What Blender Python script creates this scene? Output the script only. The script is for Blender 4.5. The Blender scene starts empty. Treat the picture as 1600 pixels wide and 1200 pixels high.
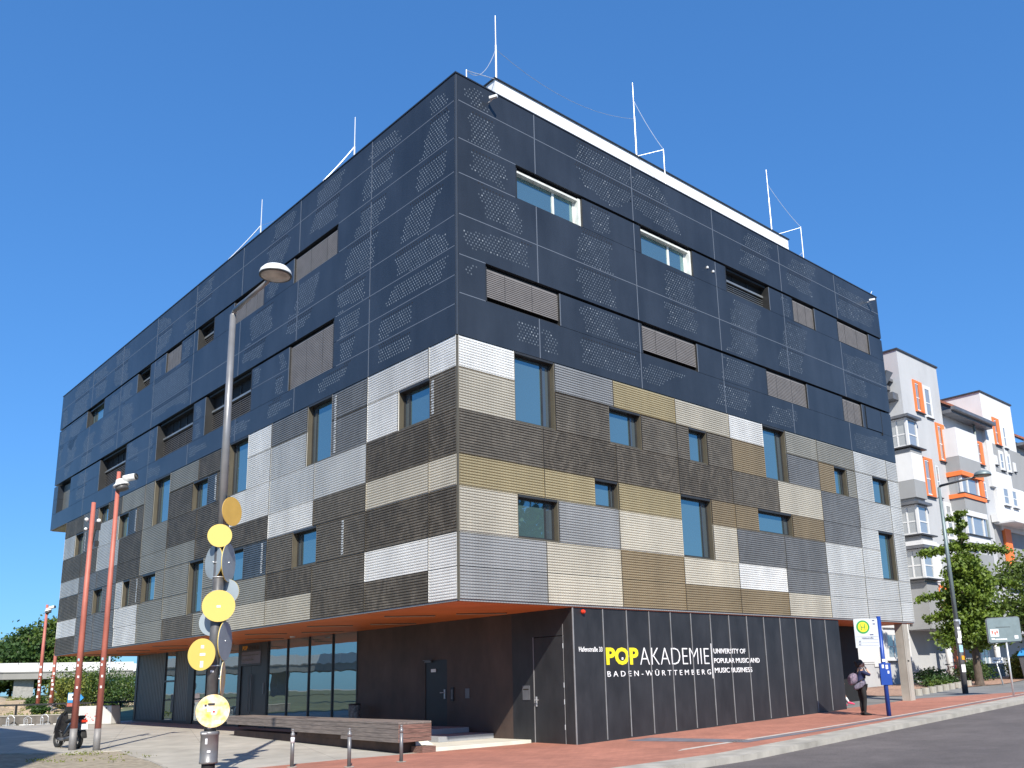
import bpy, bmesh, math, random
import numpy as np
from mathutils import Vector, Matrix
random.seed(7)
RNG = np.random.default_rng(11)
SC = bpy.context.scene
R = math.radians

# ------------------------------------------------------------------ camera
cam_d = bpy.data.cameras.new('camera'); cam = bpy.data.objects.new('camera', cam_d)
SC.collection.objects.link(cam); SC.camera = cam
cam_d.sensor_fit = 'HORIZONTAL'; cam_d.sensor_width = 36.0
cam_d.lens = 1407.167 / 1600 * 36.0
cam_d.shift_x = -0.031152; cam_d.shift_y = 0.085467
cam_d.clip_start = 0.1; cam_d.clip_end = 3000
cr, cu, cf = Vector((0.736281, -0.676136, -0.027012)), Vector((-0.134736, -0.185608, 0.973343)), Vector((0.663126, 0.713015, 0.227759))
M = Matrix(((cr.x, cu.x, -cf.x, -12.20084), (cr.y, cu.y, -cf.y, -16.00374), (cr.z, cu.z, -cf.z, 1.49074), (0, 0, 0, 1)))
cam.matrix_world = M
# ------------------------------------------------------------------ world, sun
SUN_EL = R(40.0); SX, SY = 0.545, 0.838           # horizontal travel of the light
w = bpy.data.worlds.new('World'); SC.world = w; w.use_nodes = True
nt = w.node_tree; bg = nt.nodes['Background']
sky = nt.nodes.new('ShaderNodeTexSky'); sky.sky_type = 'NISHITA'; sky.sun_disc = False
sky.sun_elevation = SUN_EL; sky.sun_rotation = math.atan2(-SX, -SY)
sky.air_density = 1.0; sky.dust_density = 0.35; sky.ozone_density = 3.0; sky.altitude = 100
hs = nt.nodes.new('ShaderNodeHueSaturation'); hs.inputs['Saturation'].default_value = 1.18; hs.inputs['Hue'].default_value = 0.503
nt.links.new(sky.outputs[0], hs.inputs['Color']); gm = nt.nodes.new('ShaderNodeGamma'); gm.inputs[1].default_value = 0.56
mu = nt.nodes.new('ShaderNodeMixRGB'); mu.blend_type = 'MULTIPLY'; mu.inputs[0].default_value = 1.0; mu.inputs[2].default_value = (0.53, 1.06, 1.72, 1)
nt.links.new(hs.outputs[0], gm.inputs[0]); nt.links.new(gm.outputs[0], mu.inputs[1]); nt.links.new(mu.outputs[0], bg.inputs[0]); bg.inputs[1].default_value = 0.15
sun_d = bpy.data.lights.new('sun', 'SUN'); sun_d.energy = 5.0; sun_d.angle = R(0.55); sun_d.color = (1.0, 0.94, 0.83)
sun = bpy.data.objects.new('sun', sun_d); SC.collection.objects.link(sun)
sdir = Vector((SX * math.cos(SUN_EL), SY * math.cos(SUN_EL), -math.sin(SUN_EL)))
sun.rotation_euler = sdir.to_track_quat('-Z', 'Y').to_euler()
SC.view_settings.view_transform = 'Standard'; SC.view_settings.look = 'None'
SC.view_settings.exposure = 0.50; SC.view_settings.gamma = 1.0; SC.view_settings.use_curve_mapping = False

# ------------------------------------------------------------------ helpers
def zg(x, y):
    return 0.026 * min(max(0.0, x - 3.2), 60) + 0.0068 * min(max(0.0, y), 40)

def mat(name, col, rough=0.6, metal=0.0, var=0.12, scale=3.0, bump=0.0, bscale=20.0, spec=0.5, col2=None, stretch=None, coat=0.0):
    m = bpy.data.materials.new(name); m.use_nodes = True
    t = m.node_tree; n = t.nodes; b = n['Principled BSDF']
    b.inputs['Roughness'].default_value = rough; b.inputs['Metallic'].default_value = metal
    b.inputs['Specular IOR Level'].default_value = spec
    b.inputs['Coat Weight'].default_value = coat
    tc = n.new('ShaderNodeTexCoord'); mp = n.new('ShaderNodeMapping')
    t.links.new(tc.outputs['Object'], mp.inputs[0])
    if stretch: mp.inputs['Scale'].default_value = stretch
    nz = n.new('ShaderNodeTexNoise'); nz.inputs['Scale'].default_value = scale; nz.inputs['Detail'].default_value = 6
    t.links.new(mp.outputs[0], nz.inputs['Vector'])
    cr_ = n.new('ShaderNodeValToRGB'); e = cr_.color_ramp.elements
    c2 = col2 or tuple(c * (1 - var * 2) for c in col)
    e[0].position = 0.3; e[1].position = 0.7
    e[0].color = (*c2, 1); e[1].color = (*[min(1, c * (1 + var * 0.6)) for c in col], 1)
    t.links.new(nz.outputs['Fac'], cr_.inputs[0]); t.links.new(cr_.outputs[0], b.inputs['Base Color'])
    if bump > 0:
        nb = n.new('ShaderNodeTexNoise'); nb.inputs['Scale'].default_value = bscale; nb.inputs['Detail'].default_value = 5
        t.links.new(tc.outputs['Object'], nb.inputs['Vector'])
        bp = n.new('ShaderNodeBump'); bp.inputs['Strength'].default_value = bump; bp.inputs['Distance'].default_value = 0.02
        t.links.new(nb.outputs['Fac'], bp.inputs['Height']); t.links.new(bp.outputs[0], b.inputs['Normal'])
    return m

def metal_mesh(name, col, rough=0.42, metal=0.45, mottle=0.0, hole=0.22):
    """folded perforated sheet: fine rows of holes and large soft variation of the sheet"""
    m = mat(name, col, rough, metal, 0.05, 0.9)
    t = m.node_tree; n = t.nodes; b = n['Principled BSDF']
    src = b.inputs['Base Color'].links[0].from_socket
    tc = n.new('ShaderNodeTexCoord'); sp = n.new('ShaderNodeSeparateXYZ'); t.links.new(tc.outputs['Object'], sp.inputs[0])
    ad = n.new('ShaderNodeMath'); ad.operation = 'ADD'; t.links.new(sp.outputs[0], ad.inputs[0]); t.links.new(sp.outputs[1], ad.inputs[1])
    m1 = n.new('ShaderNodeMath'); m1.operation = 'MULTIPLY'; m1.inputs[1].default_value = 2 * math.pi / 0.085; t.links.new(ad.outputs[0], m1.inputs[0])
    s1 = n.new('ShaderNodeMath'); s1.operation = 'SINE'; t.links.new(m1.outputs[0], s1.inputs[0])
    g = n.new('ShaderNodeMapRange'); g.inputs[1].default_value = 0.1; g.inputs[2].default_value = 0.8; g.inputs[3].default_value = 1.0; g.inputs[4].default_value = 1.0 - hole
    t.links.new(s1.outputs[0], g.inputs[0])
    mx = n.new('ShaderNodeMixRGB'); mx.blend_type = 'MULTIPLY'; mx.inputs[0].default_value = 1.0
    t.links.new(src, mx.inputs[1]); t.links.new(g.outputs[0], mx.inputs[2])
    out = mx.outputs[0]
    if mottle > 0:
        nz = n.new('ShaderNodeTexNoise'); nz.inputs['Scale'].default_value = 1.1; nz.inputs['Detail'].default_value = 9; nz.inputs['Distortion'].default_value = 2.2; nz.inputs['Roughness'].default_value = 0.72
        mp = n.new('ShaderNodeMapping'); mp.inputs['Scale'].default_value = (1.6, 1.6, 1.0); t.links.new(tc.outputs['Object'], mp.inputs[0]); t.links.new(mp.outputs[0], nz.inputs['Vector'])
        r = n.new('ShaderNodeMapRange'); r.inputs[1].default_value = 0.44; r.inputs[2].default_value = 0.68; r.inputs[3].default_value = 1.0; r.inputs[4].default_value = 1.0 + mottle
        t.links.new(nz.outputs['Fac'], r.inputs[0])
        m2 = n.new('ShaderNodeMixRGB'); m2.blend_type = 'MULTIPLY'; m2.inputs[0].default_value = 1.0
        t.links.new(out, m2.inputs[1]); t.links.new(r.outputs[0], m2.inputs[2]); out = m2.outputs[0]
    t.links.new(out, b.inputs['Base Color'])
    return m

def glass(name, tint=(0.20, 0.34, 0.37), metal=0.75, rough=0.015):
    m = mat(name, tint, rough, metal, 0.02, 0.4)
    b = m.node_tree.nodes['Principled BSDF']; b.inputs['Specular IOR Level'].default_value = 0.8
    # panes are never perfectly flat
    t = m.node_tree; n = t.nodes; tc = n.new('ShaderNodeTexCoord'); nb = n.new('ShaderNodeTexNoise'); nb.inputs['Scale'].default_value = 0.7
    t.links.new(tc.outputs['Object'], nb.inputs['Vector']); bp = n.new('ShaderNodeBump'); bp.inputs['Strength'].default_value = 0.06; bp.inputs['Distance'].default_value = 0.05
    t.links.new(nb.outputs['Fac'], bp.inputs['Height']); t.links.new(bp.outputs[0], b.inputs['Normal'])
    return m

def leafmat(name, c1, c2):
    m = bpy.data.materials.new(name); m.use_nodes = True; t = m.node_tree; n = t.nodes; n.remove(n['Principled BSDF'])
    o = n['Material Output']; tc = n.new('ShaderNodeTexCoord'); nz = n.new('ShaderNodeTexNoise'); nz.inputs['Scale'].default_value = 2.2; nz.inputs['Detail'].default_value = 8; nz.inputs['Roughness'].default_value = 0.8
    t.links.new(tc.outputs['Object'], nz.inputs['Vector']); cr_ = n.new('ShaderNodeValToRGB'); e = cr_.color_ramp.elements
    e[0].position = 0.38; e[1].position = 0.62; e[0].color = (*c1, 1); e[1].color = (*c2, 1); t.links.new(nz.outputs['Fac'], cr_.inputs[0])
    d = n.new('ShaderNodeBsdfPrincipled'); d.inputs['Roughness'].default_value = 0.55; tr = n.new('ShaderNodeBsdfTranslucent'); mx = n.new('ShaderNodeMixShader'); mx.inputs[0].default_value = 0.28
    t.links.new(cr_.outputs[0], d.inputs['Base Color']); t.links.new(cr_.outputs[0], tr.inputs['Color'])
    t.links.new(d.outputs[0], mx.inputs[1]); t.links.new(tr.outputs[0], mx.inputs[2]); t.links.new(mx.outputs[0], o.inputs['Surface'])
    return m

def weather(m, scale, lo, hi, stretch=(1, 1, 1), seed=0.0, a=0.35, c=0.65):
    """multiply the base colour with a soft uneven pattern (dirt, wear, patches)"""
    t = m.node_tree; n = t.nodes; b = n['Principled BSDF']; src = b.inputs['Base Color'].links[0].from_socket
    tc = n.new('ShaderNodeTexCoord'); mp = n.new('ShaderNodeMapping'); mp.inputs['Scale'].default_value = stretch; mp.inputs['Location'].default_value = (seed, seed * .7, 0)
    nz = n.new('ShaderNodeTexNoise'); nz.inputs['Scale'].default_value = scale; nz.inputs['Detail'].default_value = 7; nz.inputs['Roughness'].default_value = .62
    r = n.new('ShaderNodeMapRange'); r.inputs[1].default_value = a; r.inputs[2].default_value = c; r.inputs[3].default_value = lo; r.inputs[4].default_value = hi
    mx = n.new('ShaderNodeMixRGB'); mx.blend_type = 'MULTIPLY'; mx.inputs[0].default_value = 1.0
    t.links.new(tc.outputs['Object'], mp.inputs[0]); t.links.new(mp.outputs[0], nz.inputs['Vector']); t.links.new(nz.outputs['Fac'], r.inputs[0]); t.links.new(src, mx.inputs[1]); t.links.new(r.outputs[0], mx.inputs[2]); t.links.new(mx.outputs[0], b.inputs['Base Color'])
def slabs(m, w_, h_, mortar, dark, rot=0.0, off=0.5, tone=0.06):
    t = m.node_tree; n = t.nodes; b = n['Principled BSDF']; src = b.inputs['Base Color'].links[0].from_socket
    tc = n.new('ShaderNodeTexCoord'); mp = n.new('ShaderNodeMapping'); mp.inputs['Rotation'].default_value = (0, 0, rot)
    br_ = n.new('ShaderNodeTexBrick'); br_.inputs['Scale'].default_value = 1.0; br_.inputs['Brick Width'].default_value = w_; br_.inputs['Row Height'].default_value = h_; br_.inputs['Mortar Size'].default_value = mortar; br_.offset = off
    br_.inputs['Color1'].default_value = (1, 1, 1, 1); br_.inputs['Color2'].default_value = (1 - tone * 2, 1 - tone * 2, 1 - tone * 2, 1); br_.inputs['Mortar'].default_value = (dark, dark, dark, 1)
    mx = n.new('ShaderNodeMixRGB'); mx.blend_type = 'MULTIPLY'; mx.inputs[0].default_value = 1.0
    t.links.new(tc.outputs['Object'], mp.inputs[0]); t.links.new(mp.outputs[0], br_.inputs['Vector']); t.links.new(src, mx.inputs[1]); t.links.new(br_.outputs['Color'], mx.inputs[2]); t.links.new(mx.outputs[0], b.inputs['Base Color'])
def panel_tone(m, amt=.09):
    t = m.node_tree; n = t.nodes; b = n['Principled BSDF']; src = b.inputs['Base Color'].links[0].from_socket
    oi = n.new('ShaderNodeObjectInfo'); r = n.new('ShaderNodeMapRange'); r.inputs[3].default_value = 1 - amt; r.inputs[4].default_value = 1 + amt; mx = n.new('ShaderNodeMixRGB'); mx.blend_type = 'MULTIPLY'; mx.inputs[0].default_value = 1.0
    t.links.new(oi.outputs['Random'], r.inputs[0]); t.links.new(src, mx.inputs[1]); t.links.new(r.outputs[0], mx.inputs[2]); t.links.new(mx.outputs[0], b.inputs['Base Color'])
class MB:
    """collects shapes into one mesh"""
    def __init__(s): s.v = []; s.f = []; s.mi = []; s.cur = 0
    def add(s, vs, fs):
        o = len(s.v); s.v += [tuple(v) for v in vs]; s.f += [tuple(i + o for i in f) for f in fs]; s.mi += [s.cur] * len(fs); return s
    def box(s, x0, x1, y0, y1, z0, z1):
        v = [(x0, y0, z0), (x1, y0, z0), (x1, y1, z0), (x0, y1, z0), (x0, y0, z1), (x1, y0, z1), (x1, y1, z1), (x0, y1, z1)]
        return s.add(v, [(0, 3, 2, 1), (4, 5, 6, 7), (0, 1, 5, 4), (1, 2, 6, 5), (2, 3, 7, 6), (3, 0, 4, 7)])
    def obox(s, c, size, rz=0.0, rx=0.0, ry=0.0):
        a, b, d = [k / 2 for k in size]; m = Matrix.Rotation(rz, 3, 'Z') @ Matrix.Rotation(ry, 3, 'Y') @ Matrix.Rotation(rx, 3, 'X')
        v = [Vector(c) + m @ Vector(p) for p in [(-a, -b, -d), (a, -b, -d), (a, b, -d), (-a, b, -d), (-a, -b, d), (a, -b, d), (a, b, d), (-a, b, d)]]
        return s.add(v, [(0, 3, 2, 1), (4, 5, 6, 7), (0, 1, 5, 4), (1, 2, 6, 5), (2, 3, 7, 6), (3, 0, 4, 7)])
    def tube(s, p0, p1, r0, r1=None, n=12, cap=True):
        r1 = r0 if r1 is None else r1; p0 = Vector(p0); p1 = Vector(p1); d = (p1 - p0).normalized()
        a = d.cross(Vector((0, 0, 1)) if abs(d.z) < 0.95 else Vector((1, 0, 0))).normalized(); b = d.cross(a)
        v = []
        for p, r in ((p0, r0), (p1, r1)):
            for k in range(n):
                t = 2 * math.pi * k / n; v.append(p + a * math.cos(t) * r + b * math.sin(t) * r)
        f = [(k, (k + 1) % n, n + (k + 1) % n, n + k) for k in range(n)]
        if cap: f += [tuple(range(n - 1, -1, -1)), tuple(range(n, 2 * n))]
        return s.add(v, f)
    def path(s, pts, r, n=8):
        for a, b in zip(pts[:-1], pts[1:]): s.tube(a, b, r, r, n)
        return s
    def lathe(s, c, prof, n=24, axis=(0, 0, 1)):
        ax = Vector(axis).normalized(); a = ax.cross(Vector((0, 0, 1)) if abs(ax.z) < 0.95 else Vector((1, 0, 0))).normalized(); b = ax.cross(a); c = Vector(c)
        v = []; m = len(prof)
        for r, h in prof:
            for k in range(n):
                t = 2 * math.pi * k / n; v.append(c + ax * h + a * math.cos(t) * r + b * math.sin(t) * r)
        f = [(i * n + k, i * n + (k + 1) % n, (i + 1) * n + (k + 1) % n, (i + 1) * n + k) for i in range(m - 1) for k in range(n)]
        f += [tuple(range(n - 1, -1, -1)), tuple(range((m - 1) * n, m * n))]
        return s.add(v, f)
    def ball(s, c, r, n=12, m=8):
        rx, ry, rz = r if isinstance(r, (tuple, list)) else (r, r, r)
        v = [(c[0], c[1], c[2] - rz)]
        for i in range(1, m):
            p = math.pi * i / m - math.pi / 2
            for k in range(n):
                t = 2 * math.pi * k / n; v.append((c[0] + rx * math.cos(p) * math.cos(t), c[1] + ry * math.cos(p) * math.sin(t), c[2] + rz * math.sin(p)))
        v.append((c[0], c[1], c[2] + rz)); L = len(v) - 1
        f = [(0, 1 + (k + 1) % n, 1 + k) for k in range(n)]
        f += [(1 + i * n + k, 1 + i * n + (k + 1) % n, 1 + (i + 1) * n + (k + 1) % n, 1 + (i + 1) * n + k) for i in range(m - 2) for k in range(n)]
        f += [(L, 1 + (m - 2) * n + k, 1 + (m - 2) * n + (k + 1) % n) for k in range(n)]
        return s.add(v, f)
    def torus(s, c, R_, r, axis=(0, 0, 1), n=24, m=8):
        ax = Vector(axis).normalized(); a = ax.cross(Vector((0, 0, 1)) if abs(ax.z) < 0.95 else Vector((1, 0, 0))).normalized(); b = ax.cross(a); c = Vector(c); v = []
        for k in range(n):
            t = 2 * math.pi * k / n; d = a * math.cos(t) + b * math.sin(t)
            for j in range(m):
                p = 2 * math.pi * j / m; v.append(c + d * (R_ + r * math.cos(p)) + ax * r * math.sin(p))
        f = [(k * m + j, ((k + 1) % n) * m + j, ((k + 1) % n) * m + (j + 1) % m, k * m + (j + 1) % m) for k in range(n) for j in range(m)]
        return s.add(v, f)
    def prism(s, poly, z0, z1):
        n = len(poly); v = [(p[0], p[1], z0) for p in poly] + [(p[0], p[1], z1) for p in poly]
        f = [tuple(range(n - 1, -1, -1)), tuple(range(n, 2 * n))] + [(k, (k + 1) % n, n + (k + 1) % n, n + k) for k in range(n)]
        return s.add(v, f)
    def fbox(s, side, s0, s1, d0, d1, z0, z1):
        """box in facade coordinates: s along the facade, d outwards"""
        return s.box(s0, s1, -d1, -d0, z0, z1) if side == 'R' else s.box(-d1, -d0, s0, s1, z0, z1)
    def build(s, name, m, parent=None, smooth=False, fix=True, bevel=0.0):
        me = bpy.data.meshes.new(name); me.from_pydata(s.v, [], s.f)
        for k in (m if isinstance(m, (list, tuple)) else [m]): me.materials.append(k)
        if isinstance(m, (list, tuple)): me.polygons.foreach_set('material_index', s.mi)
        if fix:
            bm = bmesh.new(); bm.from_mesh(me); bmesh.ops.recalc_face_normals(bm, faces=bm.faces); bm.to_mesh(me); bm.free()
        if smooth:
            me.polygons.foreach_set('use_smooth', [len(p.vertices) <= 4 for p in me.polygons])
        me.update(); o = bpy.data.objects.new(name, me); SC.collection.objects.link(o)
        if parent: o.parent = parent
        if bevel > 0:
            b = o.modifiers.new('bevel', 'BEVEL'); b.width = bevel; b.segments = 2; b.limit_method = 'ANGLE'
        return o

def tag(o, label=None, cat=None, group=None, kind=None):
    if label: o['label'] = label
    if cat: o['category'] = cat
    if group: o['group'] = group
    if kind: o['kind'] = kind
    return o
def empty(name, loc=(0, 0, 0), rz=0.0):
    o = bpy.data.objects.new(name, None); SC.collection.objects.link(o); o.location = loc; o.rotation_euler = (0, 0, rz); o.empty_display_size = 0.3
    return o
def copy_tree(o, parent=None):
    c = o.copy(); SC.collection.objects.link(c)
    if parent: c.parent = parent
    for ch in list(o.children): copy_tree(ch, c)
    return c
def sheet(name, poly, dz, m, kind='structure', res=None):
    """flat polygon laid on the gently rising ground"""
    bm = bmesh.new(); vs = [bm.verts.new((p[0], p[1], 0)) for p in poly]; bm.faces.new(vs)
    for co, no in (((3.2, 0, 0), (1, 0, 0)), ((63.2, 0, 0), (1, 0, 0)), ((0, 0, 0), (0, 1, 0)), ((0, 40, 0), (0, 1, 0))):
        bmesh.ops.bisect_plane(bm, geom=bm.verts[:] + bm.edges[:] + bm.faces[:], plane_co=co, plane_no=no)
    for v in bm.verts: v.co.z = zg(v.co.x, v.co.y) + dz
    for f in bm.faces:
        f.normal_update()
        if f.normal.z < 0: f.normal_flip()
    me = bpy.data.meshes.new(name); bm.to_mesh(me); bm.free(); me.materials.append(m)
    o = bpy.data.objects.new(name, me); SC.collection.objects.link(o)
    if kind: o['kind'] = kind
    return o
def boxes(name, m, par, lst):
    for q_ in lst: MB().box(*q_).build(name, m, par)
def text(name, body, side, s, z, w_, h_, m, parent, d=0.012, bold=0.0, depth=0.006, space=1.0, place=None, flip=False):
    """lettering with its left edge at s, baseline at z, fitted to w_ x h_"""
    cu_ = bpy.data.curves.new(name, 'FONT'); cu_.body = body; cu_.offset = bold; cu_.extrude = depth; cu_.space_character = space; cu_.resolution_u = 3
    o = bpy.data.objects.new(name, cu_); SC.collection.objects.link(o)
    me = bpy.data.meshes.new_from_object(o.evaluated_get(bpy.context.evaluated_depsgraph_get()))
    bpy.data.objects.remove(o); bpy.data.curves.remove(cu_)
    n = len(me.vertices); co = np.empty(n * 3); me.vertices.foreach_get('co', co); co = co.reshape(-1, 3)
    mn, mx = co.min(0), co.max(0); X = (co[:, 0] - mn[0]) / (mx[0] - mn[0]) * w_; Z = (co[:, 1] - mn[1]) / (mx[1] - mn[1]) * h_; D = co[:, 2]
    if place is not None:
        org, ux, uz = [np.array(k) for k in place]; nn = np.cross(ux, uz); P = org + X[:, None] * ux + Z[:, None] * uz + (D * 1.0)[:, None] * nn
    elif side == 'R': P = np.stack([s + X, -(d + D), z + Z], 1)
    else: P = np.stack([-(d + D), s - X, z + Z], 1)
    me.vertices.foreach_set('co', P.ravel()); me.materials.clear(); me.materials.append(m); me.update(); me.name = name
    o = bpy.data.objects.new(name, me); SC.collection.objects.link(o)
    if parent: o.parent = parent
    return o
def leaves(name, C, size, m, parent=None, flat=0.0, ar=0.7):
    """many small leaf faces at the points C"""
    C = np.asarray(C); n = len(C); a = RNG.normal(size=(n, 3)); a[:, 2] *= (1 - flat); a /= np.linalg.norm(a, axis=1)[:, None]
    b = RNG.normal(size=(n, 3)); b -= (b * a).sum(1)[:, None] * a; b /= np.linalg.norm(b, axis=1)[:, None]
    sz = (size * RNG.uniform(0.6, 1.3, n))[:, None]
    V = np.stack([C - a * sz, C - b * sz * ar, C + a * sz, C + b * sz * ar], 1).reshape(-1, 3)
    me = bpy.data.meshes.new(name); me.vertices.add(4 * n); me.vertices.foreach_set('co', V.ravel()); me.loops.add(4 * n); me.loops.foreach_set('vertex_index', np.arange(4 * n, dtype=np.int32))
    me.polygons.add(n); me.polygons.foreach_set('loop_start', np.arange(0, 4 * n, 4, dtype=np.int32)); me.polygons.foreach_set('loop_total', np.full(n, 4, dtype=np.int32))
    me.materials.append(m); me.update(calc_edges=True); me.validate(); o = bpy.data.objects.new(name, me); SC.collection.objects.link(o)
    if parent: o.parent = parent
    return o
def clumps(n_clump, per, centre, rad, cr_, shell=0.55):
    """points for a crown: clumps near the surface of an uneven ellipsoid"""
    out = []
    for k in range(n_clump):
        d = RNG.normal(size=3); d /= np.linalg.norm(d); r = shell + (1 - shell) * RNG.random() ** 0.7
        c = np.array(centre) + d * np.array(rad) * r * RNG.uniform(0.85, 1.12)
        p = RNG.normal(size=(per, 3)) * cr_ * RNG.uniform(0.6, 1.3); p[:, 2] *= 0.65; out.append(c + p)
    return np.concatenate(out)

MT = {}
MT['clad'] = mat('dark blue grey cladding', (0.038, 0.045, 0.056), 0.33, 0.25, 0.10, 0.45, 0.12, 0.7, spec=0.5)
MT['trim'] = mat('dark corner trim', (0.065, 0.075, 0.09), 0.45, 0.3, 0.05)
MT['seam'] = mat('pale joint', (0.17, 0.19, 0.22), 0.5, 0.3, 0.05)
MT['dot'] = mat('pale grey blue perforation', (0.155, 0.18, 0.205), 0.5, 0.3, 0.3, 8)  # pale discs laid over the cladding for the holes
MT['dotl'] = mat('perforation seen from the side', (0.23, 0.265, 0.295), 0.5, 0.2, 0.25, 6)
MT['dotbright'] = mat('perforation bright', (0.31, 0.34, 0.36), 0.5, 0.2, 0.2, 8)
MT['dotshade'] = mat('perforation shade colour', (0.01, 0.01, 0.012), 0.8)
MT['black'] = mat('black backing', (0.012, 0.012, 0.013), 0.8)
MT['white'] = metal_mesh('white aluminium mesh', (0.80, 0.795, 0.765), 0.5, 0.15)
MT['pale'] = metal_mesh('pale silver mesh', (0.63, 0.63, 0.605), 0.45, 0.25)
MT['silver'] = metal_mesh('silver blue mesh', (0.375, 0.375, 0.365), 0.45, 0.3)
MT['cream'] = metal_mesh('cream mesh', (0.60, 0.555, 0.455), 0.48, 0.2)
MT['gold'] = metal_mesh('pale gold mesh', (0.48, 0.40, 0.235), 0.45, 0.3)
MT['bronze'] = metal_mesh('bronze mesh', (0.335, 0.262, 0.16), 0.45, 0.3)
MT['olive'] = metal_mesh('olive grey mesh', (0.355, 0.34, 0.29), 0.45, 0.25)
MT['slate'] = metal_mesh('slate grey mesh', (0.22, 0.22, 0.215), 0.45, 0.3, 0.25)
MT['dark'] = metal_mesh('dark brown mesh', (0.165, 0.145, 0.115), 0.5, 0.25, 0.5)
MT['darker'] = metal_mesh('darker brown mesh', (0.128, 0.110, 0.085), 0.5, 0.25, 0.9)
MT['veil'] = metal_mesh('mesh before glass', (0.12, 0.14, 0.16), 0.4, 0.4, 0.4)
MT['strip'] = mat('bright folded shutter edge', (0.6, 0.62, 0.62), 0.5, 0.2, 0.35, 18)
MT['wframe'] = mat('bronze window reveal', (0.135, 0.118, 0.085), 0.45, 0.35, 0.05)
MT['sash'] = mat('dark window sash', (0.03, 0.03, 0.03), 0.45)
MT['whiteframe'] = mat('white window reveal', (0.72, 0.74, 0.70), 0.6)
MT['glass'] = glass('window glass')
MT['glassdark'] = glass('dark window glass', (0.10, 0.13, 0.15), 0.45)
MT['gfglass'] = glass('ground floor glass', (0.33, 0.40, 0.42), 0.8, 0.01)
MT['blind'] = mat('grey brown blind slats', (0.235, 0.215, 0.20), 0.5, 0.2, 0.08)
MT['blindrail'] = mat('blind bottom rail', (0.28, 0.30, 0.31), 0.4, 0.5)
MT['orange'] = mat('orange brown soffit', (0.62, 0.155, 0.035), 0.55, 0, 0.08, 1.0)
MT['slot'] = mat('dark light slot', (0.02, 0.015, 0.01), 0.8)
MT['slotedge'] = mat('pale slot edge', (0.5, 0.35, 0.25), 0.6)
MT['blackwall'] = mat('black panel wall', (0.024, 0.0245, 0.027), 0.5, 0, 0.12, 1.3, 0.05, 30)
MT['brownwall'] = mat('dark brown panel wall', (0.070, 0.047, 0.038), 0.6, 0, 0.15, 0.7, 0.05, 30)
MT['wallseam'] = mat('grey wall joint', (0.24, 0.24, 0.245), 0.5)
MT['letterwhite'] = mat('white lettering', (0.82, 0.82, 0.82), 0.6, 0, 0.02)
MT['letteryellow'] = mat('yellow lettering', (0.85, 0.72, 0.02), 0.6, 0, 0.02)
MT['letterorange'] = mat('orange lettering', (0.8, 0.35, 0.02), 0.6, 0, 0.02)
MT['roofwhite'] = mat('white roof house', (0.80, 0.81, 0.82), 0.7, 0, 0.03)
MT['zinc'] = mat('zinc rod', (0.62, 0.64, 0.66), 0.4, 0.5, 0.05)
MT['darkmetal'] = mat('dark frame metal', (0.035, 0.037, 0.042), 0.4, 0.4, 0.05)
MT['gfpanel'] = mat('grey ribbed ground floor panel', (0.16, 0.165, 0.155), 0.5, 0.3, 0.05, 2)
MT['wood'] = mat('weathered planks', (0.21, 0.175, 0.155), 0.75, 0, 0.28, 3.0, 0.25, 12, col2=(0.12, 0.10, 0.09), stretch=(6, 0.6, 14))
MT['woodend'] = mat('reddish plank ends', (0.22, 0.12, 0.095), 0.75, 0, 0.3, 4.0, 0.25, 12, stretch=(1, 6, 14))
MT['woodbase'] = mat('dark brown base boards', (0.09, 0.05, 0.035), 0.75, 0, 0.2, 3.0)  # darker and browner than the planks above
MT['concrete'] = mat('pale concrete', (0.46, 0.43, 0.375), 0.85, 0, 0.10, 1.2, 0.25, 30)
MT['slab'] = mat('pale step slab', (0.62, 0.60, 0.52), 0.8, 0, 0.07, 2.0)
MT['stepgrey'] = mat('grey stone step', (0.30, 0.31, 0.33), 0.7, 0, 0.07, 2.0)
MT['galv'] = mat('grey painted steel', (0.20, 0.20, 0.205), 0.4, 0.3, 0.08, 6)
MT['lampgrey'] = mat('lamp post grey', (0.24, 0.24, 0.245), 0.35, 0.3, 0.08, 4)
MT['postdark'] = mat('dark lower post', (0.115, 0.115, 0.12), 0.45, 0.2, 0.15, 6)
MT['diffuser'] = mat('lamp diffuser', (0.42, 0.40, 0.36), 0.35, 0, 0.2, 5)
MT['discyellow'] = mat('yellow sign disc', (0.64, 0.48, 0.12), 0.5, 0, 0.02, 2)
MT['discochre'] = mat('ochre sign disc', (0.60, 0.37, 0.08), 0.5, 0, 0.05, 4)
MT['discworn'] = mat('worn yellow disc with torn stickers', (0.66, 0.46, 0.06), 0.6, 0, 0.3, 9, col2=(0.72, 0.66, 0.58))
MT['discback'] = mat('grey disc back', (0.36, 0.42, 0.46), 0.5, 0.3, 0.05, 4)
MT['sticker'] = mat('white sticker', (0.75, 0.76, 0.78), 0.6, 0, 0.1, 20)
MT['stickerblue'] = mat('pale blue sticker', (0.35, 0.60, 0.70), 0.6, 0, 0.2, 20)
MT['redpole'] = mat('faded red pole paint', (0.50, 0.155, 0.115), 0.55, 0, 0.09, 3)
MT['polefoot'] = mat('bare grey pole foot', (0.26, 0.25, 0.25), 0.6, 0.2, 0.1, 5)
MT['white_p'] = mat('white paint', (0.76, 0.77, 0.76), 0.45, 0, 0.05, 5)
MT['rubber'] = mat('black rubber', (0.02, 0.02, 0.02), 0.7)
MT['scooter'] = mat('black scooter body', (0.018, 0.018, 0.022), 0.25, 0, 0.05, 3, coat=0.5)
MT['scootergrey'] = mat('grey scooter tail', (0.14, 0.14, 0.15), 0.35, 0.2, 0.05, 3)
MT['redlight'] = mat('red tail light', (0.70, 0.05, 0.02), 0.2)
MT['blue'] = mat('blue steel', (0.012, 0.055, 0.30), 0.4, 0.1, 0.05, 4)
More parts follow.
